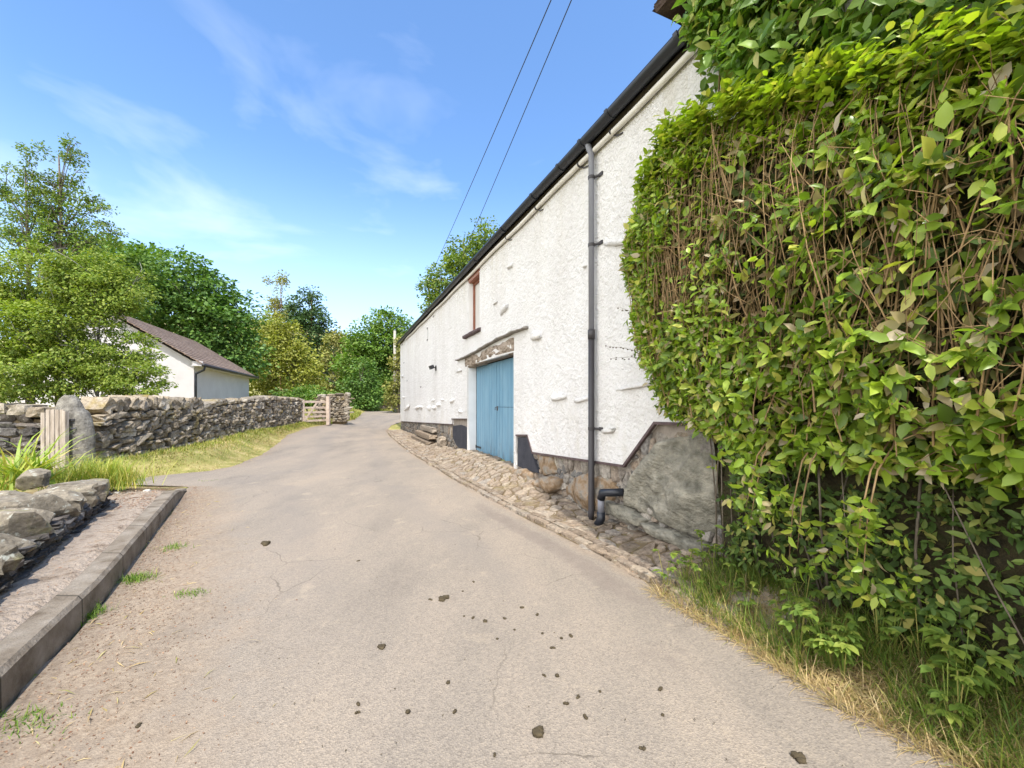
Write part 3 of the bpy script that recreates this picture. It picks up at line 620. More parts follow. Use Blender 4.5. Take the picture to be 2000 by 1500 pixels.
for q, o_ in ((df-.003, -1), (dn+.003, 1)):
    g = G(); g.box(WP(q+.006*o_, -.10, (DZ1+.15)/2), (.008, .10, (DZ1-.15)/2-.002), WAX); g.build('jamb', M['whitepaint'], barn)
# lintel: rough old beam, and the slate ledge over it
def rough_beam(name, s0, s1, z0f, z1f, o0, o1, mat, parent, amp, nseg=40, ring=16):
    vv = []; g = G()
    for i in range(nseg+1):
        s_ = lerp(s0, s1, i/nseg); z0, z1 = z0f(i/nseg), z1f(i/nseg)
        for j in range(ring):
            a = 2*math.pi*(j+.5)/ring; ca, sa = math.cos(a), math.sin(a); q = max(abs(ca), abs(sa)); ca, sa = ca/q, sa/q
            ca = ca*(1-.10*abs(sa)**3); o_ = (o0+o1)/2+(o1-o0)/2*ca; z = (z0+z1)/2+(z1-z0)/2*sa
            nn = nz((s_*1.2, j*.35, 2.7 if j < ring/2 else 5), 2.2)+.5*nz((s_*2, j*.8, 9), 3.1)
            p = WP(s_, o_+amp*nn*abs(ca), z+amp*.8*nn); vv.append(p)
    ff = [(i*ring+j, i*ring+(j+1)%ring, (i+1)*ring+(j+1)%ring, (i+1)*ring+j) for i in range(nseg) for j in range(ring)]+[tuple(range(ring-1,-1,-1)), tuple(nseg*ring+j for j in range(ring))]
    g.add(vv, ff); me = bpy.data.meshes.new(name); me.from_pydata(g.v, [], g.f); bm = bmesh.new(); bm.from_mesh(me); bmesh.ops.recalc_face_normals(bm, faces=bm.faces); bm.to_mesh(me); bm.free()
    return link(name, me, mat, parent, True)
rough_beam('lintel', dn-.02, df+.16, lambda q: DZ1-.02+.03*math.sin(q*5), lambda q: DZ1+.30-.06*q, -.2, .045, M['oldwood'], barn, .05)
ls0, ls1 = wp(1029, .06)[0], wp(893, .06)[0]
rough_beam('slate_ledge', ls0, ls1, lambda q: DZ1+.33-.11*q+.03*math.sin(q*6), lambda q: DZ1+.375-.11*q+.03*math.sin(q*6), -.03, .13, M['ledge'], barn, .018, nseg=60, ring=8)
# window
wr = empty('window', WP((wn0+wn1)/2, -.1, WZ0), None, None); wr.parent = barn; wr.location = WP((wn0+wn1)/2, -.1, WZ0)-barn.location
ww = wn1-wn0; g = G(); zc = (WZ0+WZ1)/2; hh = (WZ1-WZ0)/2
FO = -.13
g.box(WP(wn0+.03, FO, zc), (.03, .035, hh-.002), WAX); g.box(WP(wn1-.04, FO, zc), (.03, .035, hh-.002), WAX)
g.box(WP((wn0+wn1)/2, FO, WZ1-.05), (ww/2-.072, .035, .048), WAX); g.box(WP((wn0+wn1)/2, FO, WZ0+.03), (ww/2-.072, .035, .028), WAX)
g.build('frame', M['brownwood'], wr, bevel=.004)
g = G(); g.box(WP((wn0+wn1)/2, FO-.01, zc), (ww/2-.072, .004, hh-.07), WAX); g.build('pane', M['blind'], wr)
for q in (wn1-.004, wn0+.004): g = G(); g.box(WP(q, -.034, zc), (.005, .058, hh-.003), WAX); g.build('reveal', M['whitepaint'], wr)
g = G(); g.box(WP((wn0+wn1)/2, -.034, WZ1-.02), (ww/2-.012, .058, .018), WAX); g.build('soffit_board', M['brownwood'], wr)
g = G(); g.box(WP((wn0+wn1)/2, -.012, WZ1+.05), (ww/2+.03, .045, .048), WAX); g.build('head_board', M['brownwood'], wr, bevel=.004)
rough_beam('sill', wn0-.10, wn1+.26, lambda q: WZ0-.11, lambda q: WZ0-.02, -.10, .12, M['sillslate'], wr, .008, nseg=24)
# wall lamp
lp_s, lp_z = wz(848, 719, .1)
g = G(); g.box(WP(lp_s, .04, lp_z), (.05, .018, .09), WAX); g.tube([WP(lp_s, .05, lp_z), WP(lp_s-.02, .14, lp_z+.04)], .018, 8)
g.box(WP(lp_s, .19, lp_z+.03), (.11, .07, .065), (D3, (N3*.92-U3*.38), (U3*.92+N3*.38))); lamp = g.build('wall_lamp', M['black'], barn, bevel=.008)
g = G(); g.box(WP(lp_s, .215, lp_z-.038), (.09, .05, .004), (D3, (N3*.92-U3*.38), (U3*.92+N3*.38))); g.build('lamp_glass', M['glass'], lamp)
# projecting limewashed stones
PROJ = [(985,604,16,14),(1048,655,24,18),(997,520,10,8),(1092,776,30,15),(1137,780,36,9),(1240,755,86,9),(1208,474,60,13),(795,797,9,7),(815,796,8,7),(822,795,6,7),(838,797,6,9),(848,796,7,8),(856,790,9,7),(883,783,9,7),(899,804,8,6),(896,724,11,5),(1188,842,30,9),(788,776,5,4),(968,592,7,5),(786,735,4,5),(1142,520,8,5),(846,782,7,5),(864,781,6,5)]
for px, py, w, h in PROJ:
    s_, Y = wp(px, .04); z = CAMH-(py-HZ)/F*Y; u = abs(D3.x*F/Y)  # wall foreshortening in this column
    fs = F/Y*abs(DX-(px-1000)/F*DY); hw, hh = w/2/fs, h/2/F*Y
    g = G(); stone(g, WP(s_, .022, z), (hw*.85, .035+.5*hh, hh*.9), ((D3*.99+U3*(.25 if px == 1208 else random.uniform(-.15,.1))).normalized(), N3, U3), rnd=.7, amp=.3); g.build('through_stone', M['render'], barn, smooth=True)
for px, py, pz in ((787,672,0), (836,640,663), (790,708,0), (848,617,0), (823,755,0), (796,743,0)):   # little iron ties
    s_, Y = wp(px, .03); z = CAMH-(py-HZ)/F*Y; g = G(); g.tube([WP(s_, .02, z), WP(s_, .06, z), WP(s_, .065, z-.06)], .012, 6)
    if pz: z2 = CAMH-(pz-HZ)/F*Y; g.tube([WP(s_, .04, z), WP(s_, .035, z2)], .005, 5); g.tube([WP(s_, .02, z2), WP(s_, .06, z2), WP(s_, .065, z2-.06)], .014, 6)
    g.build('iron_tie', M['pipedark'], barn)
# rubble plinth: voronoi stones in the wall plane
def voronoi(pts, R_, inset):
    pts = np.asarray(pts); out = []
    for i, p in enumerate(pts):
        dd = np.hypot(*(pts-p).T); nb = np.where((dd < R_*2) & (dd > 1e-6))[0]; nb = nb[np.argsort(dd[nb])][:16]
        poly = [(p[0]-R_, p[1]-R_), (p[0]+R_, p[1]-R_), (p[0]+R_, p[1]+R_), (p[0]-R_, p[1]+R_)]
        for j in nb:
            q = pts[j]; nx_, ny_ = (q-p)/dd[j]; c_ = dd[j]/2-inset; res = []
            for a in range(len(poly)):
                A_, B_ = poly[a], poly[(a+1) % len(poly)]
                da = (A_[0]-p[0])*nx_+(A_[1]-p[1])*ny_-c_; db = (B_[0]-p[0])*nx_+(B_[1]-p[1])*ny_-c_
                if da <= 0: res.append(A_)
                if da*db < 0: f_ = da/(da-db); res.append((A_[0]+(B_[0]-A_[0])*f_, A_[1]+(B_[1]-A_[1])*f_))
            poly = res
            if len(poly) < 3: break
        out.append(poly if len(poly) >= 3 else None)
    return out
def pebbled(g, polys, place, h, soft=.82, wob=.3):
    """domed stone on each plan polygon; place(a, b, height) gives the world point"""
    for poly in polys:
        if not poly: continue
        # subdivide edges for a rounder outline
        P = []
        for i in range(len(poly)):
            a, b_ = poly[i], poly[(i+1) % len(poly)]; P += [(a[0]*.8+b_[0]*.2, a[1]*.8+b_[1]*.2), (a[0]*.2+b_[0]*.8, a[1]*.2+b_[1]*.8)]
        cx = sum(q[0] for q in P)/len(P); cy = sum(q[1] for q in P)/len(P); k = len(P); hh = h*random.uniform(1-wob, 1+wob); tx, ty = random.uniform(-.12,.12), random.uniform(-.12,.12)
        vv = [place(a, b_, -.03) for a, b_ in P]+[place(a, b_, hh*.55) for a, b_ in P]
        vv += [place(cx+(a-cx)*soft, cy+(b_-cy)*soft, hh+(a-cx)*tx+(b_-cy)*ty) for a, b_ in P]
        vv += [place(cx+(a-cx)*.4, cy+(b_-cy)*.4, hh*1.06+random.uniform(-.1,.1)*hh) for a, b_ in P]
        ff = [(r_*k+i, r_*k+(i+1)%k, (r_+1)*k+(i+1)%k, (r_+1)*k+i) for r_ in range(3) for i in range(k)]+[tuple(3*k+i for i in range(k))]
        g.add(vv, ff)
pts = []
for a in np.arange(-3.2, S1, .17):
    if dn-.20 < a < df+.24: continue
    top = 1.05 if a < -.6 else .62
    for zq in np.arange(-.05, top, .105): pts.append((a+random.uniform(-.06,.06), zq+random.uniform(-.035,.035)))
pts = [q for q in pts]
def inband(s_, z):
    if s_ > df: return z < .72
    if s_ < dn: return z < (1.3 if s_ < -.4 else .75)
    return False
g = G(); pebbled(g, voronoi([q for q in pts if inband(*q)], .22, .009), lambda a, b_, h: WP(a, min(-.06+h, .004), b_), .05, soft=.8, wob=.5); g.build('rubble_plinth', M['rubble'], barn)
# drip bead along the foot of the render
g = G()
def strip(pl, w=.013):
    for (a, za), (b_, zb_) in zip(pl[:-1], pl[1:]):
        p, q = WP(a, .02, za), WP(b_, .02, zb_); dd = (q-p); ln_ = dd.length; dd.normalize(); up = dd.cross(N3)
        g.box((p+q)/2-up*0, (ln_/2+.006, .022, w), (dd, N3, up))
strip([bot[0], bot[1]]); strip([bot[2], (df+.02, bot[3][1])], .01); strip(low_near, .014); strip([low_near[-1], (S0, low_near[-1][1])])
g.build('drip_bead', M['sillslate'], barn)
# bitumen painted patches either side of the door
pa = [wz(*q) for q in [(885,832),(899,830),(914,836),(914,884),(903,879),(893,870),(886,856)]]; extrude_poly(pa, [], -.045, .018, 'painted_patch', M['blackpaint'], barn)
pa = [wz(*q) for q in [(1013,854),(1031,854),(1041,886),(1053,924),(1030,918),(1013,910)]]; extrude_poly(pa, [], -.045, .018, 'painted_patch', M['blackpaint'], barn)
# the great slab and foot stones: outline filled with a rough surface
def rough_slab(name, outline, o_front, mat, seed, amp=.05, bow=.04, parent=barn):
    pl = [wz(*q) for q in outline]; xs = [q[0] for q in pl]; zs_ = [q[1] for q in pl]
    def inside(a, b_):
        c_ = False
        for i in range(len(pl)):
            (x1, y1), (x2, y2) = pl[i], pl[i-1]
            if (y1 > b_) != (y2 > b_) and a < (x2-x1)*(b_-y1)/(y2-y1)+x1: c_ = not c_
        return c_
    cx, cz = sum(xs)/len(xs), sum(zs_)/len(zs_)
    rings = 14; K = 72; vv = []; per = [(pl[i], pl[(i+1) % len(pl)]) for i in range(len(pl))]; lens = [math.dist(a, b_) for a, b_ in per]; tot = sum(lens); bd = []
    for k in range(K):
        d_ = tot*k/K; i = 0
        while d_ > lens[i]: d_ -= lens[i]; i += 1
        (a, b_) = per[i]; f_ = d_/lens[i]; bd.append((a[0]+(b_[0]-a[0])*f_, a[1]+(b_[1]-a[1])*f_))
    bd = [(a+.02*nz((a*5, b_*5, seed), 1), b_+.02*nz((a*5, b_*5, seed+7), 1)) for a, b_ in bd]
    g = G()
    for r_ in range(rings+2):
        f_ = 1 if r_ < 2 else 1-(r_-1)/(rings+.6)
        for a, b_ in bd:
            x_, z_ = cx+(a-cx)*f_, cz+(b_-cz)*f_; q = o_front-.16 if r_ == 0 else o_front-(.05 if r_ == 1 else 0)+amp*(nz((x_, z_, seed), 2.3)+.5*nz((x_, z_, seed+3), 6)+.3*abs(nz((x_, z_, seed+3), 12)))+bow*(1-f_*f_)
            vv.append(WP(x_, q, z_))
    nr = rings+2; ff = [(r_*K+k, r_*K+(k+1)%K, (r_+1)*K+(k+1)%K, (r_+1)*K+k) for r_ in range(nr-1) for k in range(K)]+[tuple((nr-1)*K+k for k in range(K))]
    g.add(vv, ff); me = bpy.data.meshes.new(name); me.from_pydata(g.v, [], g.f); bm = bmesh.new(); bm.from_mesh(me); bmesh.ops.recalc_face_normals(bm, faces=bm.faces); bm.to_mesh(me); bm.free()
    return link(name, me, mat, parent, True)
rough_slab('great_slab', [(1286,862),(1353,842),(1404,838),(1416,929),(1402,1045),(1368,1056),(1320,1034),(1272,1015),(1217,985),(1224,946),(1238,924),(1253,898)], .02, M['slab'], 1.3, .085, .03)
rough_slab('foot_stone', [(1188,978),(1222,988),(1268,1016),(1262,1030),(1225,1016),(1192,1000)], .07, M['slab'], 4.1, .02, .03)
rough_slab('foot_stone', [(1262,1018),(1322,1038),(1372,1060),(1396,1066),(1388,1088),(1345,1072),(1275,1036)], .10, M['slab'], 6.1, .02, .03)
rough_slab('foot_boulder', [(1104,950),(1120,932),(1152,922),(1190,934),(1208,956),(1200,975),(1180,1000),(1150,1000),(1122,985),(1100,968)], .0, M['boulder'], 8.8, .07, .035)
rough_slab('foot_boulder', [(1047,946),(1060,932),(1080,928),(1098,936),(1096,955),(1080,966),(1055,958)], .10, M['boulder'], 9.8, .07, .06)
rough_slab('foot_boulder', [(1000,928),(1012,916),(1030,915),(1044,924),(1043,940),(1022,940)], .10, M['boulder'], 11.8, .05, .05)
rough_slab('foot_stone', [(1050,886),(1078,892),(1086,925),(1062,930),(1054,918)], .0, M['boulder'], 13.8, .02, .02)
# low mounting steps at the far end
g = G()
for (x0, x1, y0, y1) in ((826,858,832,843),(822,860,844,855),(820,862,856,867)):
    a0, a1 = wp(x0)[0], wp(x1)[0]; Y = wp((x0+x1)/2)[1]; z0, z1 = CAMH-(y1-HZ)/F*Y, CAMH-(y0-HZ)/F*Y
    o_ = .02+.13*(y0-832)/12; stone(g, WP((a0+a1)/2, o_, (z0+z1)/2), (abs(a1-a0)/2*.8, .15, abs(z1-z0)*.42), WAX, rnd=.08, amp=.05)
for px, py in ((820,858), (864,862), (822,866)):
    s_, z = wz(px, py, .1); stone(g, WP(s_, .12, z), (.22, .14, .16), WAX, rnd=.6)
g.build('foot_steps', M['cobble'], barn)

# ------------------------------------------------------------------ cobbled apron
def edge_s(s):            # distance of the lane edge from the wall at s
    lo, hi = .2, 3.0
    for _ in range(22):
        md = (lo+hi)/2; x, y = PX+DX*s+NX*md, PY+DY*s+NY*md
        if x > ip(RR, y): lo = md
        else: hi = md
    return lo
es = [(s_, edge_s(s_)) for s_ in np.arange(-2.6, 18.6, .4)]; E = lambda s_: float(np.interp(s_, [a for a, _ in es], [b_ for _, b_ in es]))
def apz(s_, o_, h):
    x, y = PX+DX*s_+NX*o_, PY+DY*s_+NY*o_
    return Vector((x, y, gzs(x, y)+h+.03*nz((x, y, 5), 2.1)))
pts = []
s_ = -2.65
while s_ < S1-.2:
    st = .20 if s_ < 1 else .175 if s_ < 5 else (.19 if s_ < 10 else .26); e = E(s_)-.24; o_ = .08
    while o_ < e: pts.append((s_+random.uniform(-.4,.4)*st, o_+random.uniform(-.36,.36)*st)); o_ += st*random.uniform(.7, 1.1)
    s_ += st*.92
pts = [q for q in pts if not (abs(q[0]-.02) < .08 and q[1] < .2)]
g = G(); pebbled(g, voronoi(pts, .26, .011), lambda a, b_, h: apz(a, b_, h), .019, soft=.88, wob=.6)
for row in range(2):      # two courses of long setts along the lane
    s_ = -2.6
    while s_ < S1-.3:
        w = random.uniform(.16, .34); o_ = E(s_+w/2)-.055-.105*row; p = apz(s_+w/2, o_, .012); q = apz(s_+w, E(s_+w)-.055-.105*row, .012); a = apz(s_, E(s_)-.055-.105*row, .012)
        dd = (q-a).normalized(); sd = dd.cross(U3).normalized()
        stone(g, p, (w/2*.96, .047, .035), (dd, sd, sd.cross(dd)), rnd=.3, amp=.13); s_ += w
cob = g.build('pavement', M['cobble']); tag(cob, 'uneven tan cobbles laid between the lane and the foot of the white barn', 'cobbles', kind='structure')
g = G(); rows = []; sv = np.arange(-2.7, S1-.1, .1)
for a in sv: rows.append([tuple(apz(a, lerp(-.03, E(a)+.01, j/12), .002)) for j in range(13)])
g.add([q for r_ in rows for q in r_], [(i*13+j, i*13+j+1, (i+1)*13+j+1, (i+1)*13+j) for i in range(len(rows)-1) for j in range(12)])
tag(g.build('pavement_bed', M['bed'], smooth=True), kind='structure')

# ------------------------------------------------------------------ left: walls, gates, shed
wA, wB = (-8.16, 8.2), (-9.75, 19.0)
def ztop(q):   # by t along the main wall: rows read off the head of the wall in the picture
    px = np.interp(q, [0, .1, .2, .3, .42, .6, .8, 1], [1.44, 1.50, 1.50, 1.48, 1.60, 1.72, 1.74, 1.72]); return float(px)+.03*nz((q*9, 0, 0), 1)
ZBm = lambda q: float(gz(lerp(wA[0], wB[0], q)+.05, lerp(wA[1], wB[1], q)))-.02
def capfn(q):
    if q < .30: return (random.uniform(.20,.30), random.uniform(.26,.34), -.50+random.gauss(0,.08), .14)
    return (random.uniform(.22,.42), random.uniform(.13,.22), random.gauss(0,.1), .6)
drystone('dry_stone_wall', wA, wB, ZBm, lambda q: ztop(q)-.12, (1, .14), M['wallstone'], 'long lichened dry stone wall with leaning cope stones running from the stone gatepost to the field gate', cap=capfn, ends=(0,1), tilt=0.16, ln=(.12,.36), rowh=(.065,.145))
drystone('dry_stone_wall', (-12.6, 8.9), (-9.55, 8.55), lambda q: .28, lambda q: 1.40-.22*q, (.1, -1), M['darkslate'], 'short dark slate stretch of dry stone wall left of the little picket gate', cap=lambda q: (random.uniform(.4,.6), .22, 0, .3), capm=M['wallstone'], ln=(.3,.7), rowh=(.1,.2))
g0, g1 = at(618, 800, 20.5), at(676, 800, 21.5)
drystone('dry_stone_wall', (g0.x, g0.y), (g1.x, g1.y), lambda q: gzs(g0.x, g0.y)+.0, lambda q: 1.78+.12*q, (.25, -1), M['wallstone'], 'short stone wall stub with rounded top right of the field gate', cap=lambda q: (random.uniform(.3,.5), .2, 0, .7), ends=(0,1))
f0, f1 = at(726, 800, 39), at(768, 800, 39)
drystone('dry_stone_wall', (f0.x, f0.y), (f1.x, f1.y), lambda q: .80, lambda q: 1.90+.2*q, (0, -1), M['wallstone'], 'distant stone wall across the bend beyond the end of the barn', cap=lambda q: (random.uniform(.3,.5), .2, 0, .6), rowh=(.1,.2), ln=(.2,.5))
# low garden wall with big rounded cap rocks
lroot = empty('garden_wall', (-4.3, 3.9, .2), 'low dark stone retaining wall topped with big rounded lichened rocks beside the path', 'wall')
g = G(); dl = (LW1-LW0); Ll = dl.length; dl /= Ll; nl = Vector((dl.y, -dl.x)); d3, n3 = Vector((*dl, 0)), Vector((*nl, 0))
z = .14
while z < .37:
    rh = random.uniform(.03, .06); s_ = -.1
    while s_ < Ll:
        w = random.uniform(.1, .32); p = LW0+dl*(s_+w/2)-nl*(.12+.09*(z-.14)); stone(g, (p.x, p.y, z+rh/2), (w/2, .13+random.uniform(-.03,.03), rh/2*1.05), (d3, n3, U3), rnd=.2, amp=.2); s_ += w*.97
    z += rh
for z in np.arange(.2, .36, .09):     # end face
    for o_ in (.15, .4): p = LW1-nl*o_-dl*.02; stone(g, (p.x, p.y, z), (.12, .14, .05), (d3, n3, U3), rnd=.25, amp=.2)
g.build('stone_face', M['darkslate'], lroot)
g = G(); s_ = -.3; big = [.42, .30, .50, .36, .26, .46, .38, .30, .44]
i = 0
while s_ < Ll-.15:
    w = big[i % len(big)]; i += 1
    if s_+w > Ll+.05: w = Ll+.05-s_
    hh = random.uniform(.14, .22); p = LW0+dl*(s_+w/2)-nl*(.20+random.uniform(-.04,.05)); stone(g, (p.x, p.y, .44+hh*.22+random.uniform(-.03,.03)), (w/2*.96, .24+random.uniform(-.03,.05), hh*.74), ((d3+U3*random.uniform(-.12,.12)).normalized(), n3, U3), rnd=.30, amp=.15, fine=True, freq=2.1, cuts=9)
    s_ += w*.96
for k in range(9):      # inner row, a little higher
    s2 = .25+k*.52; w = random.uniform(.4,.6); p = LW0+dl*(s2+w/2)-nl*(.62+random.uniform(-.05,.06)); stone(g, (p.x, p.y, .49), (w/2*.85, .22, .10), (d3, n3, U3), rnd=.30, amp=.15, fine=True, freq=2.1, cuts=9)
p = at(62, 962, 4.75); stone(g, (p.x, p.y, .64), (.12, .11, .12), None, rnd=.4, amp=.15, fine=True, cuts=7)
g.build('cap_rock', M['capstone'], lroot)
g = G(); a, b_ = LW0-nl*.14, LW1-nl*.14; c_, e_ = LW1-nl*.55, LW0-nl*.55
v_ = [(q.x, q.y, zz_) for zz_ in (0, .36) for q in (a, b_, c_, e_)]; g.add(v_, [(3,2,1,0),(4,5,6,7),(0,1,5,4),(1,2,6,5),(2,3,7,6),(3,0,4,7)]); g.build('core', M['brush'], lroot)
# planting bed behind the low wall
g = G(); rows = []
for i in range(24):
    row = []
    for j in range(16):
        p = LW0.lerp(LW1+dl*.6, i/23)-nl*(.5+3.2*j/15); row.append((p.x, p.y, .42-.12*sstep(.75, 1, i/23)+.04*nz((p.x, p.y, 0), 3)-(.2 if i == 23 or j == 15 else 0)))
    rows.append(row)
g.add([q for r_ in rows for q in r_], [(i*16+j, (i+1)*16+j, (i+1)*16+j+1, i*16+j+1) for i in range(23) for j in range(15)]); tag(g.build('planting_bed', M['ground'], smooth=True), kind='structure')
# stone gatepost
g = G(); base = at(146, 895, 7.75); zb = .2; vv = []
prof = [(-.32,-.29,0),(-.32,.30,0)]
L_ = [(0,-.29,.31),(.3,-.29,.32),(.7,-.29,.31),(1.0,-.30,.26),(1.15,-.305,.19),(1.19,-.30,.12),(1.28,-.295,.10),(1.37,-.27,.06),(1.43,-.20,-.02),(1.455,-.15,-.06)]
rg = 16
for i in range(40):
    h = lerp(0, 1.455, i/39); a = float(np.interp(h, [q[0] for q in L_], [q[1] for q in L_])); b_ = float(np.interp(h, [q[0] for q in L_], [q[2] for q in L_])); th = .14*float(1-.5*sstep(1.1, 1.46, h))
    for j in range(rg):
        an = 2*math.pi*(j+.5)/rg; ca, sa = math.cos(an), math.sin(an); q = (abs(ca)**4+abs(sa)**4)**.25; ca, sa = ca/q, sa/q
        nn = 1+.05*nz((ca, sa, h*2), 1.6); vv.append((base.x+(a+b_)/2+(b_-a)/2*ca*nn, base.y+th*sa*nn, zb+h))
g.add(vv, [(i*rg+j, i*rg+(j+1)%rg, (i+1)*rg+(j+1)%rg, (i+1)*rg+j) for i in range(39) for j in range(rg)]+[tuple(39*rg+j for j in range(rg))])
gp = empty('gatepost', (base.x, base.y, zb), 'tall rounded grey stone slab gatepost at the near end of the dry stone wall', 'gatepost')
M['gatepost'] = simple('gatepost_stone', [(.3,(.10,.09,.075)),(.48,(.185,.17,.145)),(.62,(.25,.23,.195)),(.75,(.31,.30,.26))], 9, .9, 1, 24, .03)
g.build('slab', M['gatepost'], gp, smooth=True)
g = G(); q = at(136, 820, 7.6); g.box((q.x+.02, base.y-.16, q.z), (.07, .02, .016)); g.tube([(q.x+.02, base.y-.15, q.z-.15), (q.x+.09, base.y-.2, q.z-.16), (q.x+.12, base.y-.15, q.z-.16)], .014, 8); g.build('latch', M['metal'], gp)
# picket gate
gt = empty('picket_gate', at(105, 895, 7.5), 'small pale wooden picket gate standing ajar against the stone gatepost', 'gate')
gt.location.z = .25
for i, px in enumerate((84, 94, 103, 112, 121)):
    p0 = at(px, 800+(0 if i else 6), 7.46+.005*i); g = G(); hh = p0.z-.32; g.box((p0.x, p0.y, .32+hh/2), (.036, .011, hh/2)); g.build('picket', M['palewood'], gt, bevel=.004)
p0 = at(128, 803, 7.49); g = G(); g.box((p0.x, p0.y, .25+(p0.z-.25)/2), (.03, .035, (p0.z-.25)/2)); g.build('stile', M['palewood'], gt, bevel=.005)
pa_, pb_ = at(82, 825, 7.5), at(128, 825, 7.5)
for zq in (.55, 1.02): g = G(); g.box(((pa_.x+pb_.x)/2, 7.505, zq), ((pb_.x-pa_.x)/2, .016, .035)); g.build('rail', M['palewood'], gt, bevel=.004)
# field gate
ga, gb = at(590, 800, 19.0), at(641, 800, 20.2); gb0 = gzs(gb.x, gb.y); fg = empty('field_gate', ((ga.x+gb.x)/2, (ga.y+gb.y)/2, gb0), 'weathered five-bar wooden field gate closing the gap in the stone wall', 'gate')
gd = Vector((gb.x-ga.x, gb.y-ga.y, 0)); gl = gd.length; gd /= gl; gn = Vector((gd.y, -gd.x, 0)); zg = .56
for i, hh in enumerate((.12, .32, .52, .74, 1.02)):
    g = G(); c_ = Vector(((ga.x+gb.x)/2, (ga.y+gb.y)/2, zg+hh)); g.box(c_, (gl/2, .02, .045 if i < 4 else .055), (gd, gn, U3)); g.build('rail', M['gatewood'], fg, bevel=.005)
for q in (.04, .97): g = G(); c_ = Vector((lerp(ga.x, gb.x, q), lerp(ga.y, gb.y, q), zg+.56)); g.box(c_, (.05, .035, .56), (gd, gn, U3)); g.build('stile', M['gatewood'], fg, bevel=.005)
g = G(); p, q = Vector((lerp(ga.x, gb.x, .06), lerp(ga.y, gb.y, .06), zg+.1)), Vector((lerp(ga.x, gb.x, .55), lerp(ga.y, gb.y, .55), zg+1.0)); p += gn*.035; q += gn*.035
dd = (q-p).normalized(); g.box((p+q)/2, ((q-p).length/2, .012, .04), (dd, gn, dd.cross(gn))); g.build('brace', M['gatewood'], fg)
p = at(641, 800, 20.0); gq = empty('timber_gatepost', (p.x, p.y, .5), 'pale timber post at the right end of the field gate', 'gatepost'); g = G(); g.box((p.x, p.y, 1.15), (.075, .075, .70)); g.build('post', M['gatewood'], gq, bevel=.012)

# shed
sd_ = Vector((-.339, .941, 0)); sn_ = Vector((.941, .339, 0))        # along the eaves; out towards the lane
SO = Vector((-12.8, 17.0, 0)); EZ = 3.10; SLEN = 9.2; HW = 3.3; PT = math.tan(R(33))
shed = empty('shed', SO-sn_*HW+sd_*SLEN/2, 'low pinkish white rendered outbuilding with a brown slate roof behind the stone wall', 'outbuilding')
SP = lambda s_, o_, z: SO+sd_*s_+sn_*o_+U3*z
o_w = -.42
a = [SP(.28, o_w, -.2), SP(.28, o_w, EZ+.0+.42*PT-.14), SP(.28, -HW, EZ+HW*PT-.14), SP(.28, -2*HW-o_w, EZ+.42*PT-.14), SP(.28, -2*HW-o_w, -.2)]
b_ = [p+sd_*(SLEN-.56) for p in a]; g = G(); g.add(a+b_, [(0,1,2,3,4), (9,8,7,6,5)]+[(i, i+5, (i+1)%5+5, (i+1)%5) for i in range(5)])
me = g.build('wall', M['shed_render'], shed)
g = G()
for sg in (1, -1):
    nrow = 16
    for r_ in range(nrow):
        o0, o1 = HW*r_/nrow, HW*(r_+1.25)/nrow; o1 = min(o1, HW)
        zz0, zz1 = EZ+o0*PT+.045, EZ+o1*PT+.012+.0*r_; oo = (lambda q: -q) if sg == 1 else (lambda q: -2*HW+q)
        v_ = [SP(0, oo(o0), zz0), SP(SLEN, oo(o0), zz0), SP(SLEN, oo(o1), zz1), SP(0, oo(o1), zz1)]; w_ = [p+U3*-.03 for p in v_]
        g.add(v_+w_, [(0,1,2,3),(7,6,5,4),(0,4,5,1),(1,5,6,2),(2,6,7,3),(3,7,4,0)])
sroof = g.build('roof', M['shedroof'], shed)
g = G(); v_ = [SP(.0,-.06,EZ-.02), SP(.0,-.42,EZ-.02), SP(SLEN,-.42,EZ-.02), SP(SLEN,-.06,EZ-.02)]; g.add(v_+[p-U3*.03 for p in v_], [(0,1,2,3),(7,6,5,4),(0,4,5,1),(1,5,6,2),(2,6,7,3),(3,7,4,0)])
for q in (0.02,): g.box(SP(q+.1, -.24, EZ+.06), (.02, .18, .10), (sd_, sn_, U3))
g.build('soffit', M['shed_render'], shed)
g = G(); g.tube([SP(-.02, .0, EZ-.0), SP(SLEN+.02, .0, EZ-.0)], .075, 10); sg_ = g.build('gutter', M['pipedark'], shed, smooth=True)
g = G(); g.tube([SP(.15, .0, EZ-.06), SP(.2, -.05, EZ-.2), SP(.3, -.36, EZ-.35), SP(.3, -.37, EZ-.5), SP(.3, -.37, .3)], .045, 10); g.build('downpipe', M['gutter'], shed, smooth=True)

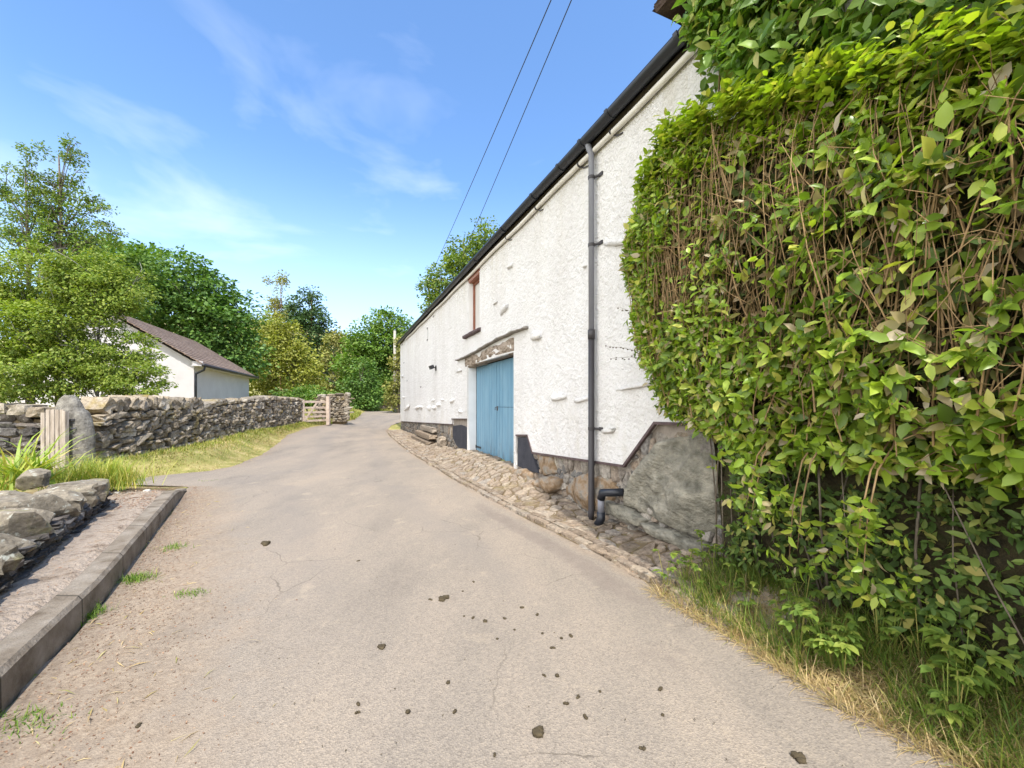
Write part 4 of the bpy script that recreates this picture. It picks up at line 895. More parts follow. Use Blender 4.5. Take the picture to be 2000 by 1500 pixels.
# ------------------------------------------------------------------ poles and wires
p = at(771, 705, 36); pole = empty('utility_pole', (p.x, p.y, 0), 'pale wooden pole standing just beyond the far corner of the barn', 'pole')
g = G(); top = at(771, 646, 36); g.tube([(p.x, p.y, .6), (top.x, top.y, top.z)], [.14, .11], 10); g.build('post', M['polewood'], pole, smooth=True)
p1, p2 = at(838, 545, 33), at(880, 553, 33); pole2 = empty('utility_pole', (p1.x, p1.y, .6), 'slim grey pole carrying the overhead wires behind the barn roof', 'pole')
g = G(); g.tube([(p1.x, p1.y, .6), (p1.x, p1.y, p1.z+.15)], [.13, .07], 8); g.build('post', M['polewood'], pole2, smooth=True)
g = G(); g.box(((p1.x+p2.x)/2, p1.y, p1.z-.05), ((p2.x-p1.x)/2+.1, .05, .05)); g.build('cross_arm', M['polewood'], pole2)
for a, b_, lab in ((at(1065, 0, 10), p1, 'left of the two thin overhead wires rising across the sky'), (at(1105, 0, 10), p2, 'right of the two thin overhead wires rising across the sky')):
    pts = []
    for i in range(60):
        q = lerp(-.9, 1, i/59); v_ = a.lerp(b_, q); v_ = v_-U3*(.55*(1-((q-.05)/.95)**2)*.6); pts.append(v_)
    g = G(); g.tube(pts, .013, 5); tag(g.build('overhead_wire', M['wire'], smooth=True, loc=b_), lab, 'wire', 'overhead wires above the barn')

# ------------------------------------------------------------------ trees
def tree(name, label, cat, Y, trunks, lobes, nclump, lpc, ls, mat, bark='bark', group=None, cs=.55, dens=1.0, dep=.85, thin=0, droop=0.0, up=.55, flat=.6, lw=.62, limbs=26, att=.62):
    """trunks: columns (px, head row, base radius); lobes: (px, py, rx, ry) in picture pixels at depth Y, given real depth"""
    sc = Y/F; base = at(trunks[0][0], 800, Y); zb = gzs(base.x, Y)-.05
    root = empty(name, (base.x, Y, zb), label, cat, group)
    C3, A3 = [], []
    for (px, py, rx, ry) in lobes:
        c_ = at(px, py, Y); C3.append((c_.x, Y+rng.uniform(-.25,.25)*rx*sc, c_.z)); A3.append((rx*sc, rx*sc*dep, ry*sc))
    C3, A3 = np.array(C3), np.array(A3); wgt = A3[:, 0]*A3[:, 2]; wgt = wgt/wgt.sum()
    idx = rng.choice(len(C3), nclump, p=wgt); dirs = unit(rng.normal(size=(nclump, 3))); rad = rng.uniform(.25, 1, nclump)**.45*np.where(rng.uniform(0, 1, nclump) < .14, 1.22, 1)
    cc = C3[idx]+dirs*A3[idx]*rad[:, None]; keep = cc[:, 2] > zb+.25; cc = cc[keep]; dirs = dirs[keep]; nc = len(cc)
    csz = cs*rng.uniform(.6, 1.35, nc)
    li = np.repeat(np.arange(nc), lpc); nl_ = len(li); o_ = unit(rng.normal(size=(nl_, 3)))*(rng.uniform(0, 1, nl_)**.4)[:, None]
    pos = cc[li]+o_*csz[li][:, None]*np.array([1, 1, flat])-np.array([0, 0, droop])*(np.abs(o_[:, 0:1]))*csz[li][:, None]
    dd = unit(o_*np.array([1, 1, .35])+dirs[li]*.5+rng.normal(size=(nl_, 3))*.45+np.array([0, 0, -.25-droop])); nrm = unit(dirs[li]*.5+o_*.35+np.array([0, 0, up])+rng.normal(size=(nl_, 3))*.45)
    sz = ls*rng.uniform(.65, 1.3, nl_)
    leaves('crown', LEAF4, pos, dd, nrm, sz, sz*lw*1.6, mat, root)
    g = G(); ends = []
    for (px, py, r0) in trunks:
        b0 = at(px, 800, Y); t0 = at(px, py, Y); pts = []; yo = rng.uniform(-.3, .3)*min(1, Y/20)
        for k in range(9):
            q = k/8; pts.append(Vector((b0.x+nz((q*2, px, 0), 1.3)*.25*q*min(1.5, Y/15)+0, Y+yo*q, lerp(zb-.1, t0.z, q))))
        g.tube(pts, [r0*(1-.85*k/8) for k in range(9)], 8); ends.append((pts, r0))
    for k in rng.choice(nc, min(limbs, nc), replace=False):
        c_ = Vector(cc[k]); pts, r0 = min(ends, key=lambda e: abs(e[0][4].x-c_.x))
        q = min(max((c_.z-zb)/(pts[-1].z-zb)*att, .12), .9); i = q*8; s_ = pts[int(i)].lerp(pts[min(int(i)+1, 8)], i-int(i)); md = s_.lerp(c_, .5)+Vector((0, 0, .12*(c_-s_).length))
        r0 = r0*(.75 if att > .7 else 1); g.tube([s_, s_.lerp(md, .5)+Vector((0,0,.02)), md, md.lerp(c_, .6)+Vector((0,0,.05*(c_-s_).length)), c_], [r0*.42*(1-q*.6), r0*.3*(1-q*.6), r0*.2*(1-q*.6), r0*.11, .008], 5)
        if thin:
            for _ in range(thin):
                e = c_+Vector(rng.normal(size=3))*cs*.9+Vector((0,0,cs*.3)); g.tube([md.lerp(c_, rng.uniform(.3,1)), c_.lerp(e, .5), e], [.012, .008, .004], 4)
    g.build('trunk', M[bark], root, smooth=True)
    return root
tree('alder_tree', 'tall thin alder with sparse two-forked top behind the left stone wall', 'tree', 11.5, [(58, 330, .10), (118, 305, .11)],
     [(68,296,18,22),(138,294,15,28),(29,332,14,14),(60,336,14,12),(70,362,25,18),(114,351,20,24),(148,338,11,14),(16,367,18,30),(104,378,24,16),(153,376,22,22),(60,411,36,28),(104,400,30,22),(177,396,24,18),(182,421,40,20),(208,453,28,10),(15,432,25,25),(112,428,40,22),(65,453,50,22),(117,460,50,22),(161,471,40,18),(40,480,50,24),(225,470,14,8)], 330, 46, .065, M['f_alder'], 'bark', cs=.18, thin=1, att=.86, limbs=80, dep=.8, flat=.8)
tree('alder_bush', 'bushy yellow-green alder spreading over the left stone wall in front of the outbuilding', 'tree', 10.6, [(60, 520, .07), (122, 560, .06), (190, 600, .05)],
     [(60,540,120,60),(170,545,75,52),(30,640,120,80),(140,660,110,75),(215,700,90,60),(280,745,58,38),(60,730,150,60),(190,590,70,40),(235,560,40,40)], 700, 105, .072, M['f_bush'], 'greybark', cs=.30, thin=1, limbs=70, dep=.6, droop=.15, flat=.45)
tree('sycamore_tree', 'broad dark green sycamore with layered foliage behind the outbuilding roof', 'tree', 29, [(330, 540, .35), (400, 600, .3)],
     [(250,520,60,45),(330,540,65,42),(400,585,60,45),(300,600,90,55),(420,640,66,62),(470,640,16,40),(380,660,90,50),(455,690,40,60),(350,560,60,35),(405,545,14,22),(440,575,22,16)], 250, 110, .28, M['f_dark'], cs=1.45, group='trees behind the outbuilding', flat=.24, up=.9)
tree('broadleaf_tree', 'lighter green round-topped tree left of the dark sycamore', 'tree', 24, [(220, 540, .25)],
     [(215,520,60,48),(170,545,55,55),(255,530,50,45),(200,580,90,50)], 130, 95, .20, M['f_mid'], cs=1.0, group='trees behind the outbuilding', flat=.3, up=.8)
tree('willow_tree', 'pale yellow-green willow filling the gap between the outbuilding and the field gate', 'tree', 36, [(535, 690, .25), (575, 700, .2)],
     [(505,665,30,40),(545,690,45,48),(580,710,36,42),(520,720,45,48),(500,760,40,30),(600,735,25,25),(565,660,26,26),(530,640,25,20)], 260, 46, .26, M['f_yel'], cs=.85, dep=.8, flat=1.0, up=.3)
tree('larch_tree', 'slender brownish larch with a thin wispy top between sycamore and pine', 'tree', 52, [(549, 560, .13)],
     [(549,548,7,26),(548,600,20,36),(535,610,18,26),(560,640,26,30),(545,655,28,28),(520,548,5,5)], 100, 60, .24, M['f_brown'], 'rust', cs=.7, limbs=30, dep=.9, flat=.8)
tree('pine_tree', 'dark green pine with reddish trunk rising above the willow', 'tree', 46, [(610, 575, .30)],
     [(604,575,17,18),(598,605,30,20),(612,630,36,22),(590,625,24,14),(618,655,34,22),(630,690,28,30),(595,690,26,26),(608,725,36,30)], 190, 52, .30, M['f_pine'], 'rust', cs=.9, dep=.9, flat=.5)
tree('ash_tree', 'soft yellow-green leaning tree right of the pine with a bare pale branch', 'tree', 44, [(652, 680, .2)],
     [(655,690,22,40),(640,740,36,40),(665,660,20,16),(625,770,40,26),(600,765,40,24),(660,775,30,22)], 170, 46, .28, M['f_brown'], 'greybark', cs=.85, dep=.9)
tree('oak_tree', 'tall dense green oak overhanging the bend of the lane', 'tree', 41, [(735, 660, .35), (700, 700, .3)],
     [(757,640,34,30),(735,668,52,34),(700,668,30,28),(772,672,40,36),(720,710,50,42),(770,720,42,46),(690,730,24,46),(745,760,48,36),(795,650,18,20)], 260, 90, .30, M['f_mid'], cs=1.4, group='trees at the bend', flat=.3, up=.8)
tree('holly_tree', 'dark shadowy evergreen beside the lane under the oak', 'tree', 37, [(705, 730, .2)],
     [(708,745,26,48),(700,780,22,24),(725,775,20,28)], 130, 50, .22, M['f_dark'], cs=.65, group='trees at the bend', flat=.6)
tree('hazel_bush', 'low pale green bush behind the field gate', 'bush', 26, [(600, 780, .06)],
     [(598,772,30,16),(640,778,34,14),(560,778,30,14)], 90, 46, .16, M['f_mid'], cs=.45, dep=.9)
tree('birch_tree', 'olive green birch showing above the barn roof', 'tree', 31, [(905, 470, .2)],
     [(945,460,24,22),(915,500,40,36),(880,540,40,36),(850,565,26,22),(930,540,60,40),(860,600,34,24)], 210, 46, .22, M['f_alder'], 'bark', cs=.75, thin=1, dep=.9)
tree('hawthorn_tree', 'dense olive hawthorn between the oak and the barn gable', 'tree', 34, [(778, 700, .15)],
     [(785,720,18,40),(775,770,18,34),(790,680,14,24)], 110, 46, .2, M['f_brown'], cs=.55, group='trees at the bend')
# wooded far slope closing the view
tw = tree('far_woodland', 'far-off band of mixed green woodland closing the view', 'woodland', 95, [(560, 700, .4)],
     [(x_, 745+random.uniform(-12,12), 60, 48) for x_ in range(-200, 1300, 62)], 520, 40, .8, M['f_mid'], cs=2.6, limbs=30, dep=.5)
tw['kind'] = 'stuff'

# ------------------------------------------------------------------ hedge and climber
hroot = empty('hedge', WP(-3.0, .3, .2), 'big overgrown broad-leaved hedge bulging over the verge, bare stems showing in its face', 'hedge')
TOP = [(-6,2.95),(-4.6,2.85),(-3.9,2.96),(-3.1,3.35),(-2.3,3.72),(-1.7,3.9),(-1.25,3.55),(-1.0,3.3)]
BOT = [(-6,1.16),(-4.2,1.16),(-3.2,1.14),(-2.5,1.12),(-2.1,1.25),(-1.6,1.42),(-1.3,1.9),(-1.15,2.4),(-1.0,2.9)]
PR = [(-6,.64),(-4.2,.60),(-3.4,.58),(-2.6,.53),(-1.9,.46),(-1.4,.40),(-1.05,.22)]
def hedge_front(s_, z):
    top, bot_ = np.interp(s_, *zip(*TOP)), np.interp(s_, *zip(*BOT)); pr = np.interp(s_, *zip(*PR)); q = np.clip((z-bot_)/(top-bot_), 0, 1)
    return pr*(.45+.55*np.clip(np.minimum(q*4+.35, (1-q)*3.2+.25), 0, 1))
def vec(s_, o_, z): return np.stack([PX+DX*s_+NX*o_, PY+DY*s_+NY*o_, z], -1)
DV, NV, UV = np.array([DX,DY,0]), np.array([NX,NY,0]), np.array([0,0,1.])
def hedge_pts(n, depth):
    s_ = rng.uniform(-4.6, -1.05, n); top, bot_ = np.interp(s_, *zip(*TOP)), np.interp(s_, *zip(*BOT)); q = rng.uniform(0, 1, n); z = bot_+(top-bot_)*q
    b_ = np.array([nz((a, c_, 1), 2.4)*.09+nz((a, c_, 8), 6)*.05 for a, c_ in zip(s_, z)])
    return s_, z, q, np.maximum((hedge_front(s_, z)+b_)-rng.uniform(0, 1, n)**1.3*depth, .05)
def sprays(name, s_, z, o_, nper, ls, mat, parent, axis_up, T=LEAF8, jitter=.35, wl=.95, spread=1.0):
    n = len(s_); base = vec(s_, o_, z); ax = unit(NV*rng.uniform(.4, 1, n)[:, None]+UV*(axis_up+rng.normal(size=n)*.35)[:, None]+DV*(rng.normal(size=n)*.55)[:, None])
    li = np.repeat(np.arange(n), nper); N_ = len(li); k = np.tile(np.arange(nper), n); a1 = unit(np.cross(ax, rng.normal(size=(n, 3)))); a2 = np.cross(ax, a1)
    ang = k*2.4+np.repeat(rng.uniform(0, 6.28, n), nper); rad_ = a1[li]*np.cos(ang)[:, None]+a2[li]*np.sin(ang)[:, None]
    off = (k/nper)[:, None]*ls*1.3; pos = base[li]+ax[li]*(off-.4*ls)+rng.normal(size=(N_, 3))*.012
    dd = unit(rad_*spread+ax[li]*(.25+.6*(k/nper)[:, None])+UV*-.18+rng.normal(size=(N_, 3))*jitter*.6); nrm = unit(ax[li]*1.0-rad_*.35+UV*.35+rng.normal(size=(N_, 3))*jitter)
    sz = ls*rng.uniform(.55, 1.25, N_)*np.repeat(rng.uniform(.8, 1.15, n), nper)
    return leaves(name, T, pos, dd, nrm, sz, sz*wl*rng.uniform(.75, 1.2, N_), mat, parent, True)
s_, z, q, o_ = hedge_pts(8200, .18)
# the face is thin where the bare stems show, thick low down, at the left end and along the top
den = .16+.84*np.clip(np.maximum.reduce([1-q*2.3, (q-.86)*7, (s_+1.75)*2.6, -1.0-.9*(s_+3.0)]), 0, 1); nzv = np.array([nz((a, c_, 5), 1.9) for a, c_ in zip(s_, z)]); den = np.clip(den+nzv*.6, .05, 1)
kp = rng.uniform(0, 1, len(s_)) < den*.85
nr_ = kp & (s_ < -2.5) & (rng.uniform(0, 1, len(s_)) < np.where(q < .35, .85, .5)); kp = kp & (s_ >= -2.5)
sprays('foliage', s_[kp], z[kp], o_[kp], 6, .076, M['hedge'], hroot, .25); sprays('foliage', s_[nr_], z[nr_], o_[nr_], 6, .088, M['hedge'], hroot, .25, wl=1.0)
s_, z, q, o_ = hedge_pts(1700, .1); kp = (q > .82) | ((s_ > -1.4) & (rng.uniform(0, 1, len(s_)) < .7)); s_, z, o_ = s_[kp], z[kp], o_[kp]
sprays('young_shoots', s_, z+.06, o_*.95, 8, .075, M['hedge_top'], hroot, .9)
s_ = rng.uniform(-4.6, -1.2, 520); z = np.interp(s_, *zip(*TOP))+rng.normal(size=520)*.05+.02; o_ = rng.uniform(.3, 1, 520)*np.interp(s_, *zip(*PR))*.95
sprays('top_shoots', s_, z, o_, 8, .08, M['hedge_top'], hroot, 1.4)
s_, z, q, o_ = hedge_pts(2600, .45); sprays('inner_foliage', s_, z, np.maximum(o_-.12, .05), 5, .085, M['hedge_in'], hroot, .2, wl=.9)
# stems: upright whippy branches
def stems(n, rr, parent, name, mat):
    g = G()
    for _ in range(n):
        s0 = rng.uniform(-5, -1.15); bt, tp = float(np.interp(s0, *zip(*BOT))), float(np.interp(s0, *zip(*TOP))); z0 = rng.uniform(bt+.08, lerp(bt, tp, .75)); hh = rng.uniform(.3, 1.1); o0 = float(hedge_front(s0, min(z0+.3, tp)))*rng.uniform(.45, .98)
        ds, do = rng.normal()*.14, rng.normal()*.06; pts = []
        for k in range(5):
            q = k/4; ss_ = s0+ds*q+.03*nz((s0*9, q*3, 1), 1); zz_ = min(z0+hh*q, tp+.05); oo = min(o0+do*q+.03*nz((s0*9, q*3, 5), 1), float(hedge_front(ss_, zz_))+.05); pts.append(WP(ss_, oo, zz_))
        r0 = rr*rng.uniform(.5, 1.5); g.tube(pts, [r0*(1-.15*k) for k in range(5)], 5, cap=False)
    return g.build(name, mat, parent, smooth=True)
stems(950, .0042, hroot, 'twigs', M['twig']); stems(64, .0075, hroot, 'branches', M['twig'])
g = G()     # fine side twigs, every which way
for _ in range(1300):
    s0 = rng.uniform(-5, -1.2); bt, tp = float(np.interp(s0, *zip(*BOT))), float(np.interp(s0, *zip(*TOP))); z0 = rng.uniform(bt, tp); o0 = float(hedge_front(s0, z0))*rng.uniform(.6, 1.0)
    v_ = Vector(rng.normal(size=3)); v_.z = abs(v_.z); v_ = v_.normalized()*rng.uniform(.08, .3); p = WP(s0, o0, z0); g.tube([p, p+v_*.5+Vector(rng.normal(size=3))*.02, p+v_], [.0028, .0022, .0012], 4, cap=False)
g.build('side_twigs', M['twig'], hroot)
g = G()
for (pa_x, pa_y, pb_x, pb_y) in ((1262,622,1228,568),(1258,625,1210,600),(1262,690,1182,676),(1264,700,1195,700)):
    a0, a1 = wz(pa_x, pa_y, .25), wz(pb_x, pb_y, .30); A0, A1 = WP(a0[0], .25, a0[1]), WP(a1[0], .30, a1[1])
    g.tube([A0, A0.lerp(A1, .5)+Vector((0,0,.015)), A1], [.003, .0025, .0015], 4)
    for k in range(9):
        p = A0.lerp(A1, .2+.8*k/8)+Vector(rng.normal(size=3))*.008; stone(g, p, (.008, .008, .006), None, rnd=.6)
g.build('dark_sprigs', M['bark'], hroot)
# dense brushwood heart
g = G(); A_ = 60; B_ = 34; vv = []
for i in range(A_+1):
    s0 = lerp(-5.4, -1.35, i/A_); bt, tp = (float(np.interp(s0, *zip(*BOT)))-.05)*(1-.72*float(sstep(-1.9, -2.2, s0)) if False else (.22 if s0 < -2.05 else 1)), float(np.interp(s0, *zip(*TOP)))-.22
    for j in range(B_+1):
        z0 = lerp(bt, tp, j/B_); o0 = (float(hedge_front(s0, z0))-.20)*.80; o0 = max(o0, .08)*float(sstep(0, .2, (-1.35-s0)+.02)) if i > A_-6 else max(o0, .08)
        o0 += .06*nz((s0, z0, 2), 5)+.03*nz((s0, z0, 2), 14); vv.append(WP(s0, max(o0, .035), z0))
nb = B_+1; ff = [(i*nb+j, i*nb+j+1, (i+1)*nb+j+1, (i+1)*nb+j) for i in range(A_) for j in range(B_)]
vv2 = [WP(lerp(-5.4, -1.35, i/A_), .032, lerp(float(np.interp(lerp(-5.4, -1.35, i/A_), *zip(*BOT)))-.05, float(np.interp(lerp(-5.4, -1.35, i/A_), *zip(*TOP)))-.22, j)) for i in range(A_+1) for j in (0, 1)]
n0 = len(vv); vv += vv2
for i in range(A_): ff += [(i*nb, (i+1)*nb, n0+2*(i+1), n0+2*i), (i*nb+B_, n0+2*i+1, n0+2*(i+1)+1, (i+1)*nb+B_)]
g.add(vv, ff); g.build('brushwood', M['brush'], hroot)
# stems standing below the canopy
g = G()
for _ in range(24):
    s0 = rng.uniform(-5, -1.9); o0 = rng.uniform(.04, .22); b0 = WP(s0, o0, 0); b0.z = gzs(b0.x, b0.y)-.03; t_ = WP(s0+rng.normal()*.15, o0+rng.uniform(0, .15), 1.3); r0 = rng.uniform(.004, .012)
    g.tube([b0, b0.lerp(t_, .5)+Vector(rng.normal(size=3))*.03, t_], [r0, r0*.85, r0*.7], 6)
g.build('lower_stems', M['bark'], hroot, smooth=True)
# shaded understorey under the canopy
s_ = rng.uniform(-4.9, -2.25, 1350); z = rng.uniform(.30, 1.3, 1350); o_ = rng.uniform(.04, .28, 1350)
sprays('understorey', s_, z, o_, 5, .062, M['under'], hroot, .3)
s_ = np.concatenate([-2.7+rng.normal(size=26)*.10, -3.33+rng.normal(size=22)*.06, -2.95+rng.normal(size=16)*.12]); z = np.concatenate([rng.uniform(.72, 1.15, 26), rng.uniform(.5, 1.05, 22), rng.uniform(.5, .95, 16)]); o_ = rng.uniform(.42, .58, 64)
sprays('hanging_shoots', s_, z, o_, 6, .075, M['hedge'], hroot, -.5)
g = G()
for sc_, zl_ in ((-2.7, .74), (-2.66, .8), (-3.33, .52), (-3.30, .6), (-2.95, .52), (-3.0, .62)):
    g.tube([WP(sc_-.05, .30, 1.35), WP(sc_-.02, .46, 1.15), WP(sc_, .51, .9), WP(sc_+.02, .52, zl_)], [.006, .005, .004, .002], 5)
g.build('hanging_stems', M['twig'], hroot, smooth=True)
# climber over the wall head and gutter
croot = empty('climbing_shrub', WP(-2.6, .2, 4.6), 'leafy green climber spilling over the gutter and wall head above the hedge', 'climber')
n_ = 2300; s_ = -1.42-.62-rng.uniform(0, 1, n_)**1.1*3.6; z0 = np.interp(s_, [-5.4,-3.6,-2.8,-2.3,-2.05], [2.7,3.0,3.5,4.1,4.45]); z = z0+(5.35-z0)*rng.uniform(0, 1, n_); o_ = rng.uniform(.05, .42, n_)*np.interp(s_, [-5.4,-2,-1.42], [1.2,1,.7])
sprays('foliage', s_, z, o_, 6, .115, M['climb'], croot, .25)
s_ = np.array([-1.90,-1.97,-2.05,-2.12,-2.2,-2.0,-2.3,-2.35,-2.2,-2.25]*3)+rng.normal(size=30)*.03; z = rng.uniform(3.98, 4.75, 30); sprays('hanging_shoots', s_, z, rng.uniform(.06, .2, 30), 4, .10, M['climb'], croot, -.7)
g = G()
for _ in range(60):
    s0 = rng.uniform(-5.2, -2.1); p = WP(s0, rng.uniform(.05, .2), rng.uniform(3.3, 4.3)); e = p+Vector((rng.normal()*.1, rng.normal()*.1, rng.uniform(.4, 1.0))); g.tube([p, p.lerp(e, .5)+Vector(rng.normal(size=3))*.05, e], [.008, .006, .003], 5)
g.build('stems', M['twig'], croot, smooth=True)

# ------------------------------------------------------------------ grass and weeds
def blades(name, xy, length, width, mat, label, cat, lean=.35, kind='stuff', parent=None, zoff=0, dirbias=None, zfn=None):
    n = len(xy); z = (gz(xy[:, 0], xy[:, 1]) if zfn is None else zfn(xy[:, 0], xy[:, 1]))+zoff; pos = np.stack([xy[:, 0], xy[:, 1], z-.01], -1)
    a = rng.uniform(0, 6.28, n); hd = np.stack([np.cos(a), np.sin(a), np.zeros(n)], -1)
    if dirbias is not None: hd = unit(hd+np.array(dirbias))
    dd = unit(UV[None, :]+hd*(np.abs(rng.normal(size=n))*lean)[:, None]); nrm = unit(hd+UV*.05)   # curl forward over hd
    o = leaves(name, BLADE, pos, dd, nrm, length, width, mat, parent)
    if parent is None: tag(o, label, cat, None, kind)
    return o
# left verge below the dry stone wall
n_ = 15000; y = 8.0+rng.uniform(0, 1, n_)**1.1*12; xl = ip(RL, y); xw = np.interp(y, [8, 19, 20], [-8.05, -9.65, -9.8]); u = rng.uniform(0, 1, n_)**.85; x = xw+(xl-xw)*u+.08*rng.normal(size=n_)*(u > .9)
nv = np.array([nz((a, b_, 0), 1.6) for a, b_ in zip(x, y)]); ln_ = (.035+.08*(1-u)**1.5+.02*nv)*rng.uniform(.6, 1.4, n_); kp = (nv > -.28) | (rng.uniform(0, 1, n_) < .4)
dry = (u+.6*nv+rng.normal(size=n_)*.22) > .58
for nm, sel, mt in (('verge_grass', kp & ~dry, 'grass'), ('dry_grass', kp & dry, 'straw')):
    blades(nm, np.stack([x, y], -1)[sel], np.maximum(ln_[sel], .02)*(.8 if mt == 'straw' else 1), np.full(sel.sum(), .009)*(1+.05*y[sel]), M[mt], 'short sunlit verge grass along the foot of the long stone wall' if mt == 'grass' else 'bleached dry grass edging the left side of the lane', 'grass', lean=.6)
# strip by the field gate and the far bend
n_ = 5200; y = np.concatenate([rng.uniform(20, 33, 3600), rng.uniform(37, 39, 1600)]); xl = ip(RL, y); x = np.concatenate([xl[:3600]-rng.uniform(-.1, 1.6, 3600), rng.uniform(-14, -9, 1600)])
blades('tall_verge_grass', np.stack([x, y], -1), rng.uniform(.12, .45, n_)*np.where(y < 33, 1, .6), np.full(n_, .03), M['grass'], 'tufty yellow-green grass beside the field gate and the bend', 'grass', lean=.4)
# tall grass behind the low garden wall
bedz = lambda x, y: np.full(len(x), .52)
n_ = 1700; c_ = np.array([[-6.1,5.95],[-5.9,6.0],[-6.5,6.3],[-6.3,6.1]]); k = rng.integers(0, 4, n_); xy = c_[k]+rng.normal(size=(n_, 2))*np.array([.2,.16])
blades('tall_bed_grass', xy, rng.uniform(.18, .52, n_), np.full(n_, .010), M['iris'], 'bright green tall grass tuft behind the low garden wall by the picket gate', 'grass', lean=.4, zfn=lambda x, y: np.full(len(x), .28))
# iris clump
ir = empty('iris_plant', (-6.35, 5.35, .4), 'clump of long sword-shaped yellow-green iris leaves behind the low garden wall', 'plant'); n_ = 120
xy = np.array([-6.35, 5.35])+rng.normal(size=(n_, 2))*.12; a = rng.uniform(0, 6.28, n_); hd = np.stack([np.cos(a), np.sin(a), np.zeros(n_)], -1); dd = unit(UV+hd*rng.uniform(.1, 1.0, n_)[:, None]); pos = np.stack([xy[:, 0], xy[:, 1], np.full(n_, .40)], -1)
leaves('leaf_fan', BLADE, pos, dd, hd-UV*.1, rng.uniform(.45, .90, n_), rng.uniform(.035, .06, n_), M['iris'], ir)
ir2 = empty('iris_plant', (-6.15, 4.95, .5), 'smaller tuft of iris leaves cut by the left edge behind the cap rocks', 'plant'); n_ = 34
xy = np.array([-6.15, 4.95])+rng.normal(size=(n_, 2))*.10; a = rng.uniform(0, 6.28, n_); hd = np.stack([np.cos(a), np.sin(a), np.zeros(n_)], -1); dd = unit(UV+hd*rng.uniform(.1, 1.0, n_)[:, None]); pos = np.stack([xy[:, 0], xy[:, 1], np.full(n_, .40)], -1)
leaves('leaf_fan', BLADE, pos, dd, hd-UV*.1, rng.uniform(.3, .6, n_), rng.uniform(.025, .04, n_), M['iris'], ir2)
# right verge
def vergepts(n, smin, smax, lo, hi, pw=1):
    s_ = rng.uniform(smin, smax, n); e = np.array([E_(a) for a in s_]); o_ = e*(lo+(hi-lo)*rng.uniform(0, 1, n)**pw); return np.stack([PX+DX*s_+NX*o_, PY+DY*s_+NY*o_], -1), s_, o_/e
es2 = [(a, edge_s(a)) for a in np.arange(-7, 1, .3)]; E_ = lambda a: float(np.interp(a, [q[0] for q in es2], [q[1] for q in es2]))
xy, s_, f_ = vergepts(24000, -5.2, -2.0, .15, 1.12, .62); nv = np.array([nz((a, b_, 3), 3) for a, b_ in xy]); kp = (nv > -.45) & ((s_ < -2.0) | (f_ > .8)); blades('verge_straw', xy[kp], rng.uniform(.05, .18, kp.sum()), np.full(kp.sum(), .005), M['straw'], 'matted dry straw-coloured grass along the right edge of the lane', 'grass', lean=3.0, dirbias=(-.5,-.2,0))
xy, s_, f_ = vergepts(12000, -5.2, -2.15, .05, 1.0); nv = np.array([nz((a, b_, 13), 2.5) for a, b_ in xy]); kp = nv > -.12; blades('verge_grass', xy[kp], rng.uniform(.07, .27, kp.sum()), np.full(kp.sum(), .006), M['lush'], 'long green grass under the overhanging hedge', 'grass', lean=.6, dirbias=(-.5,-.2,0))
# leaf litter on the path, by the kerb and under the hedge
def flat_litter(name, xy, size, mat, label, zoff=.012, zfn=None, ratio=.8):
    n = len(xy); z = (gz(xy[:, 0], xy[:, 1]) if zfn is None else zfn(xy[:, 0], xy[:, 1]))+zoff; a = rng.uniform(0, 6.28, n); dd = np.stack([np.cos(a), np.sin(a), rng.normal(size=n)*.2], -1); nrm = unit(UV+rng.normal(size=(n, 3))*.35)
    o = leaves(name, LEAF4, np.stack([xy[:, 0], xy[:, 1], z], -1), dd, nrm, size, size*ratio, mat); tag(o, label, 'litter', None, 'stuff'); return o
n_ = 2600; y = rng.uniform(5.0, 7.1, n_); x = ip(RL, y)-.2-rng.uniform(0, 1, n_)*1.3
xy = np.stack([x, y], -1); flat_litter('leaf_litter', xy, rng.uniform(.014, .036, n_), M['litter'], 'red-brown leaf litter at the far end of the path by the kerb', zfn=lambda x, y: .20*(1-sstep(6, 7, y)*.85)+.0)
n_ = 7000; y = 1.0+rng.uniform(0, 1, n_)*6.6; d_ = np.abs(rng.normal(size=n_))*.42*(1.4-.1*y); xy = np.stack([ip(RL, y)+.02+d_, y], -1); flat_litter('leaf_litter', xy, rng.uniform(.006, .018, n_), M['litter'], 'fine brown leaf litter gathered along the foot of the kerb')
n_ = 260; y = 1.2+rng.uniform(0, 1, n_)**1.3*5; xy = np.stack([ip(RL, y)+.03+np.abs(rng.normal(size=n_))*.45, y], -1); flat_litter('straw_litter', xy, rng.uniform(.04, .12, n_), M['straw'], 'pale scraps of dry straw lying beside the kerb', ratio=.12)
n_ = 1500; xy, s_, f_ = vergepts(n_, -5.6, -1.9, .1, 1.02); flat_litter('leaf_litter', xy, rng.uniform(.012, .045, n_), M['litter'], 'dead brown leaves among the verge grass under the hedge')
n_ = 2600; s_ = rng.uniform(-2.4, 17, n_); e = np.array([E(a) for a in s_]); o_ = e-np.abs(rng.normal(size=n_))*.14; xy = np.stack([PX+DX*s_+NX*o_, PY+DY*s_+NY*o_], -1); flat_litter('leaf_litter', xy, rng.uniform(.008, .022, n_), M['litter'], 'brown crumbs lodged between the cobbles along the lane edge', zoff=.03)
n_ = 700; y = 1.3+rng.uniform(0, 1, n_)**1.6*14; f_ = rng.uniform(.05, .97, n_); xy = np.stack([ip(RL, y)+(ip(RR, y)-ip(RL, y))*f_, y], -1); flat_litter('road_crumbs', xy, rng.uniform(.005, .014, n_), M['dung'], 'tiny dark crumbs strewn over the tarmac', zoff=.018)
